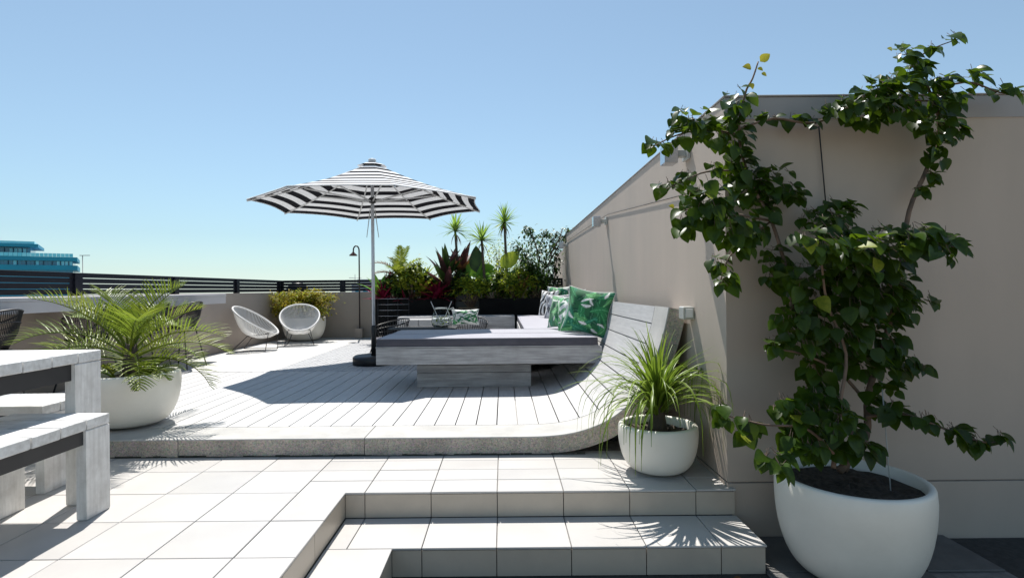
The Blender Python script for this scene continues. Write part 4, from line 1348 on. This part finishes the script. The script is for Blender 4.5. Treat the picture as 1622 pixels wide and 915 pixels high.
w2 = at(1297, 200, WY - .02); w3 = at(1310, 345, WY - .02)
wv = thing('hanging_wire', 'thin dark wire hanging down the wall front from the vine below the capping', 'wire', w2)
MB().tube([(0, 0, 0), w3 - w2], .004, 5).build('strand', BLACK, wv)
w4 = at(1396, 600, 2.95); w5 = at(1412, 790, 2.75)
wv = thing('hanging_wire', 'pale string tied down from the vine stem into the big pot', 'wire', w4)
MB().tube([(0, 0, 0), w5 - w4], .003, 5).build('strand', GREYP, wv)

# ================================================================== CLIMBING VINE
vn = thing('climbing_vine', 'dark climbing vine with heart-shaped leaves growing from the big pot up the wall corner', 'vine', (P_BIG.x, P_BIG.y, P_BIG.z + .44))
VO = Vector((P_BIG.x, P_BIG.y, P_BIG.z + .44))
def vp(px, py, Y): return at(px, py, Y) - VO
def stem(pl, r0, r1):
    pts = [vp(*p) for p in pl]
    # soften
    q = []
    for i in range(len(pts) - 1):
        for k in range(4):
            t = k / 4
            p0, p1, p2, p3 = pts[max(i - 1, 0)], pts[i], pts[i + 1], pts[min(i + 2, len(pts) - 1)]
            q.append(.5 * ((2 * p1) + (p2 - p0) * t + (2 * p0 - 5 * p1 + 4 * p2 - p3) * t * t + (3 * p1 - p0 - 3 * p2 + p3) * t ** 3))
    q.append(pts[-1])
    n = len(q)
    MB().tube(q, [r0 + (r1 - r0) * i / (n - 1) for i in range(n)], 7).build('stem', STEM, vn)
stem([(1330, 745, 2.8), (1372, 690, 2.9), (1375, 625, 3.0), (1402, 540, 3.05), (1424, 440, 3.1), (1440, 335, 3.12), (1468, 268, 3.12), (1488, 200, 3.1), (1470, 140, 3.08), (1440, 95, 3.08)], .02, .007)
stem([(1338, 745, 2.85), (1352, 690, 2.95), (1300, 600, 3.05), (1258, 500, 3.1), (1246, 430, 3.12), (1222, 350, 3.12), (1190, 290, 3.12), (1170, 215, 3.1), (1180, 150, 3.1), (1192, 125, 3.1), (1201, 98, 3.1)], .016, .004)
stem([(1320, 740, 2.75), (1325, 690, 2.85), (1330, 640, 2.8), (1340, 560, 2.85), (1310, 480, 2.85), (1300, 400, 2.75)], .012, .005)
stem([(1375, 640, 3.0), (1330, 590, 2.95), (1270, 560, 2.9), (1215, 552, 2.85)], .01, .004)
stem([(1372, 660, 2.9), (1430, 655, 2.85), (1500, 680, 2.8), (1560, 700, 2.75), (1598, 696, 2.72)], .009, .003)
stem([(1335, 735, 2.75), (1280, 680, 2.7), (1210, 672, 2.7), (1140, 655, 2.78)], .009, .003)
stem([(1222, 350, 3.12), (1170, 340, 2.95), (1110, 330, 2.85), (1075, 335, 2.85)], .008, .003)
stem([(1170, 215, 3.1), (1120, 205, 3.1), (1070, 215, 3.15), (1030, 235, 3.15)], .008, .003)
stem([(1165, 270, 3.1), (1120, 272, 3.05), (1085, 285, 3.0), (1045, 305, 3.0)], .006, .003)
stem([(1170, 205, 3.1), (1225, 188, 3.15), (1290, 195, 3.15), (1345, 170, 3.1), (1400, 160, 3.05), (1470, 160, 3.05)], .008, .005)
stem([(1470, 150, 3.05), (1530, 130, 3.05), (1590, 148, 3.1), (1640, 140, 3.1)], .007, .003)
stem([(1440, 100, 3.08), (1480, 76, 3.05), (1525, 60, 3.05)], .005, .002)
stem([(1420, 450, 3.1), (1440, 400, 2.9), (1470, 380, 2.7), (1520, 395, 2.62)], .009, .003)
stem([(1222, 350, 3.12), (1160, 400, 3.0), (1140, 450, 3.0)], .006, .003)
# leaf clumps: centre, half sizes in the photo's own scale, distance of the clump, depth spread
CL = [(1170, 162, 24, 30, 3.08, .1), (1168, 212, 28, 42, 3.08, .1), (1166, 262, 26, 36, 3.1, .08), (1100, 190, 46, 20, 3.08, .12), (1042, 231, 26, 12, 3.15, .08), (1128, 210, 32, 22, 3.1, .12), (1085, 212, 24, 18, 3.1, .1),
      (1058, 297, 22, 11, 3.0, .06), (1095, 283, 26, 9, 3.03, .06), (1132, 269, 16, 8, 3.05, .05),
      (1122, 322, 42, 34, 2.82, .14), (1150, 352, 38, 38, 2.85, .14), (1090, 345, 22, 20, 2.82, .1), (1085, 365, 14, 14, 2.8, .08),
      (1192, 300, 34, 40, 3.14, .08), (1232, 290, 36, 28, 3.14, .08), (1264, 308, 20, 15, 3.12, .08),
      (1140, 418, 22, 14, 3.0, .08), (1150, 448, 17, 20, 3.0, .08), (1205, 345, 25, 34, 3.08, .08), (1176, 385, 24, 20, 2.98, .1), (1226, 425, 20, 38, 3.1, .06), (1180, 360, 24, 24, 2.9, .1),
      (1325, 335, 36, 18, 3.1, .1), (1290, 345, 24, 18, 3.1, .1), (1356, 328, 13, 13, 3.08, .06), (1298, 385, 46, 24, 2.68, .16), (1345, 402, 56, 36, 2.85, .25), (1402, 400, 52, 40, 2.85, .25), (1455, 376, 36, 28, 2.66, .14), (1506, 392, 28, 22, 2.6, .1),
      (1290, 450, 56, 45, 3.0, .2), (1360, 450, 66, 50, 3.0, .22), (1418, 462, 36, 46, 3.05, .14), (1272, 520, 50, 42, 3.0, .18), (1340, 520, 64, 45, 3.0, .2), (1412, 520, 26, 46, 3.05, .1),
      (1234, 548, 26, 14, 2.88, .08), (1302, 590, 36, 32, 2.98, .14), (1362, 575, 52, 28, 3.0, .14), (1424, 580, 24, 18, 3.0, .1), (1462, 585, 18, 11, 2.98, .05), (1410, 614, 22, 15, 2.98, .08),
      (1300, 642, 42, 34, 2.9, .16), (1244, 650, 36, 18, 2.8, .1), (1190, 672, 20, 13, 2.74, .08), (1148, 660, 17, 17, 2.78, .06), (1182, 690, 14, 9, 2.74, .05), (1272, 692, 36, 34, 2.78, .14), (1340, 680, 28, 32, 2.7, .1), (1382, 640, 18, 18, 2.95, .08),
      (1425, 655, 28, 15, 2.85, .08), (1472, 668, 26, 11, 2.8, .06), (1520, 690, 24, 14, 2.78, .05), (1553, 702, 20, 13, 2.75, .05), (1588, 697, 15, 9, 2.72, .04), (1228, 727, 26, 12, 2.6, .08), (1240, 748, 14, 10, 2.52, .05), (1370, 715, 30, 15, 2.8, .1), (1300, 715, 40, 18, 2.75, .12),
      (1222, 187, 20, 11, 3.15, .05), (1262, 190, 18, 10, 3.16, .05), (1291, 196, 10, 9, 3.16, .04), (1312, 176, 24, 14, 3.1, .06), (1346, 168, 28, 18, 3.06, .08), (1392, 152, 40, 30, 3.02, .14), (1432, 152, 48, 40, 3.0, .16), (1440, 87, 26, 22, 3.05, .1), (1482, 75, 16, 9, 3.05, .05), (1514, 63, 18, 10, 3.05, .05), (1456, 118, 24, 28, 3.05, .1),
      (1500, 150, 38, 34, 3.02, .14), (1546, 124, 22, 18, 3.05, .08), (1482, 196, 38, 30, 3.05, .12), (1512, 200, 22, 24, 3.05, .08), (1592, 146, 34, 11, 3.08, .06), (1490, 240, 22, 28, 3.1, .08), (1478, 276, 13, 13, 3.12, .05), (1462, 302, 12, 8, 3.12, .04), (1376, 190, 40, 10, 3.1, .06), (1320, 360, 40, 25, 2.95, .2), (1480, 480, 12, 10, 3.05, .05), (1440, 485, 18, 30, 3.05, .08)]
r = random.Random(2024)
leaves = []
for (cx, cy, rx, ry, Y, dp) in CL:
    n = max(5, int(rx * ry * PI / 375 * 4.3))
    for k in range(n):
        a = r.uniform(0, 2 * PI); q = r.random() ** .5
        px, py = cx + rx * q * math.cos(a), cy + ry * q * math.sin(a)
        y = min(Y + r.uniform(-1, .8) * dp, WY - .045)
        p = at(px, py, y)
        if p.x > WX - .05 and y > WY - .045: y = WY - .045; p = at(px, py, y)
        out = Vector((math.cos(a) * .7 * q, -r.uniform(.2, .9), -math.sin(a) * .5 * q - r.uniform(.05, .8)))
        nn = Vector((r.uniform(-.6, .6), -r.uniform(.1, .8), r.uniform(.5, 1.2)))
        s = r.uniform(.048, .105)
        leaves.append((y, p, out, nn, s))
leaves.sort(key=lambda t: t[0] - t[4] * 3)
lme = [MB().add([tuple(v) for v in ovate(1, wd, fo, dr_, 6)[0]], ovate(1, wd, fo, dr_, 6)[1], 0, True).mesh('leaf', VLEAF) for wd, fo, dr_ in ((.85, .3, .2), (.78, .45, .3), (.9, .18, .12))]
pet = MB()
rest = MB()
for i, (y, p, out, nn, s) in enumerate(leaves):
    q = p - VO - out.normalized() * s * .45
    m_ = leaf_matrix(q, out, nn, s)
    pet.tube([q - out.normalized() * s * .35 + Vector((0, 0, .012)), q], .0016, 3, cap=False)
    if i < 300:
        o = link('leaf', lme[i % 3], vn)
        o.matrix_basis = m_
        if i % 29 == 7: o.material_slots[0].link = 'OBJECT'; o.material_slots[0].material = LIME
    else:
        add_leaf(rest, m_)
tag(rest.build('foliage', VLEAF, vn), kind='stuff')
tag(pet.build('leaf_stalks', STEM, vn), kind='stuff')
for (px, py, s, dx, dz) in [(1204, 98, .095, .6, .5), (1190, 108, .08, -.8, .1), (1200, 108, .05, .4, -.3), (1206, 116, .05, .8, -.5), (1188, 132, .06, .2, -.6), (1068, 328, .05, -.8, .2), (1413, 80, .05, -.8, .3)]:
    p = vp(px, py, 3.08)
    mb = MB(); add_leaf(mb, leaf_matrix(p, Vector((dx, -.3, dz)), Vector((.1, -1, .3)), s * .68)); mb.build('young_leaf', VLEAFY, vn)

# ================================================================== SMALL LITTER
r = random.Random(9)
for k in range(14):
    x, y = r.uniform(-.4, 1.9), r.uniform(2.55, 2.84)
    if x > 1.37: y = r.uniform(2.5, 2.8)
    mb = MB(); add_leaf(mb, leaf_matrix(Vector((0, 0, .006)), Vector((r.uniform(-1, 1), r.uniform(-1, 1), .05)), Vector((r.uniform(-.3, .3), r.uniform(-.3, .3), 1)), r.uniform(.025, .055)), 0, SV, SF)
    o = mb.build('dry_leaf', DRY, None, (x, y, -.312 if x < 1.37 else -.286))
    tag(o, 'small dry leaf lying on the dark ground at the foot of the lower step', 'leaf', 'fallen dry leaves')
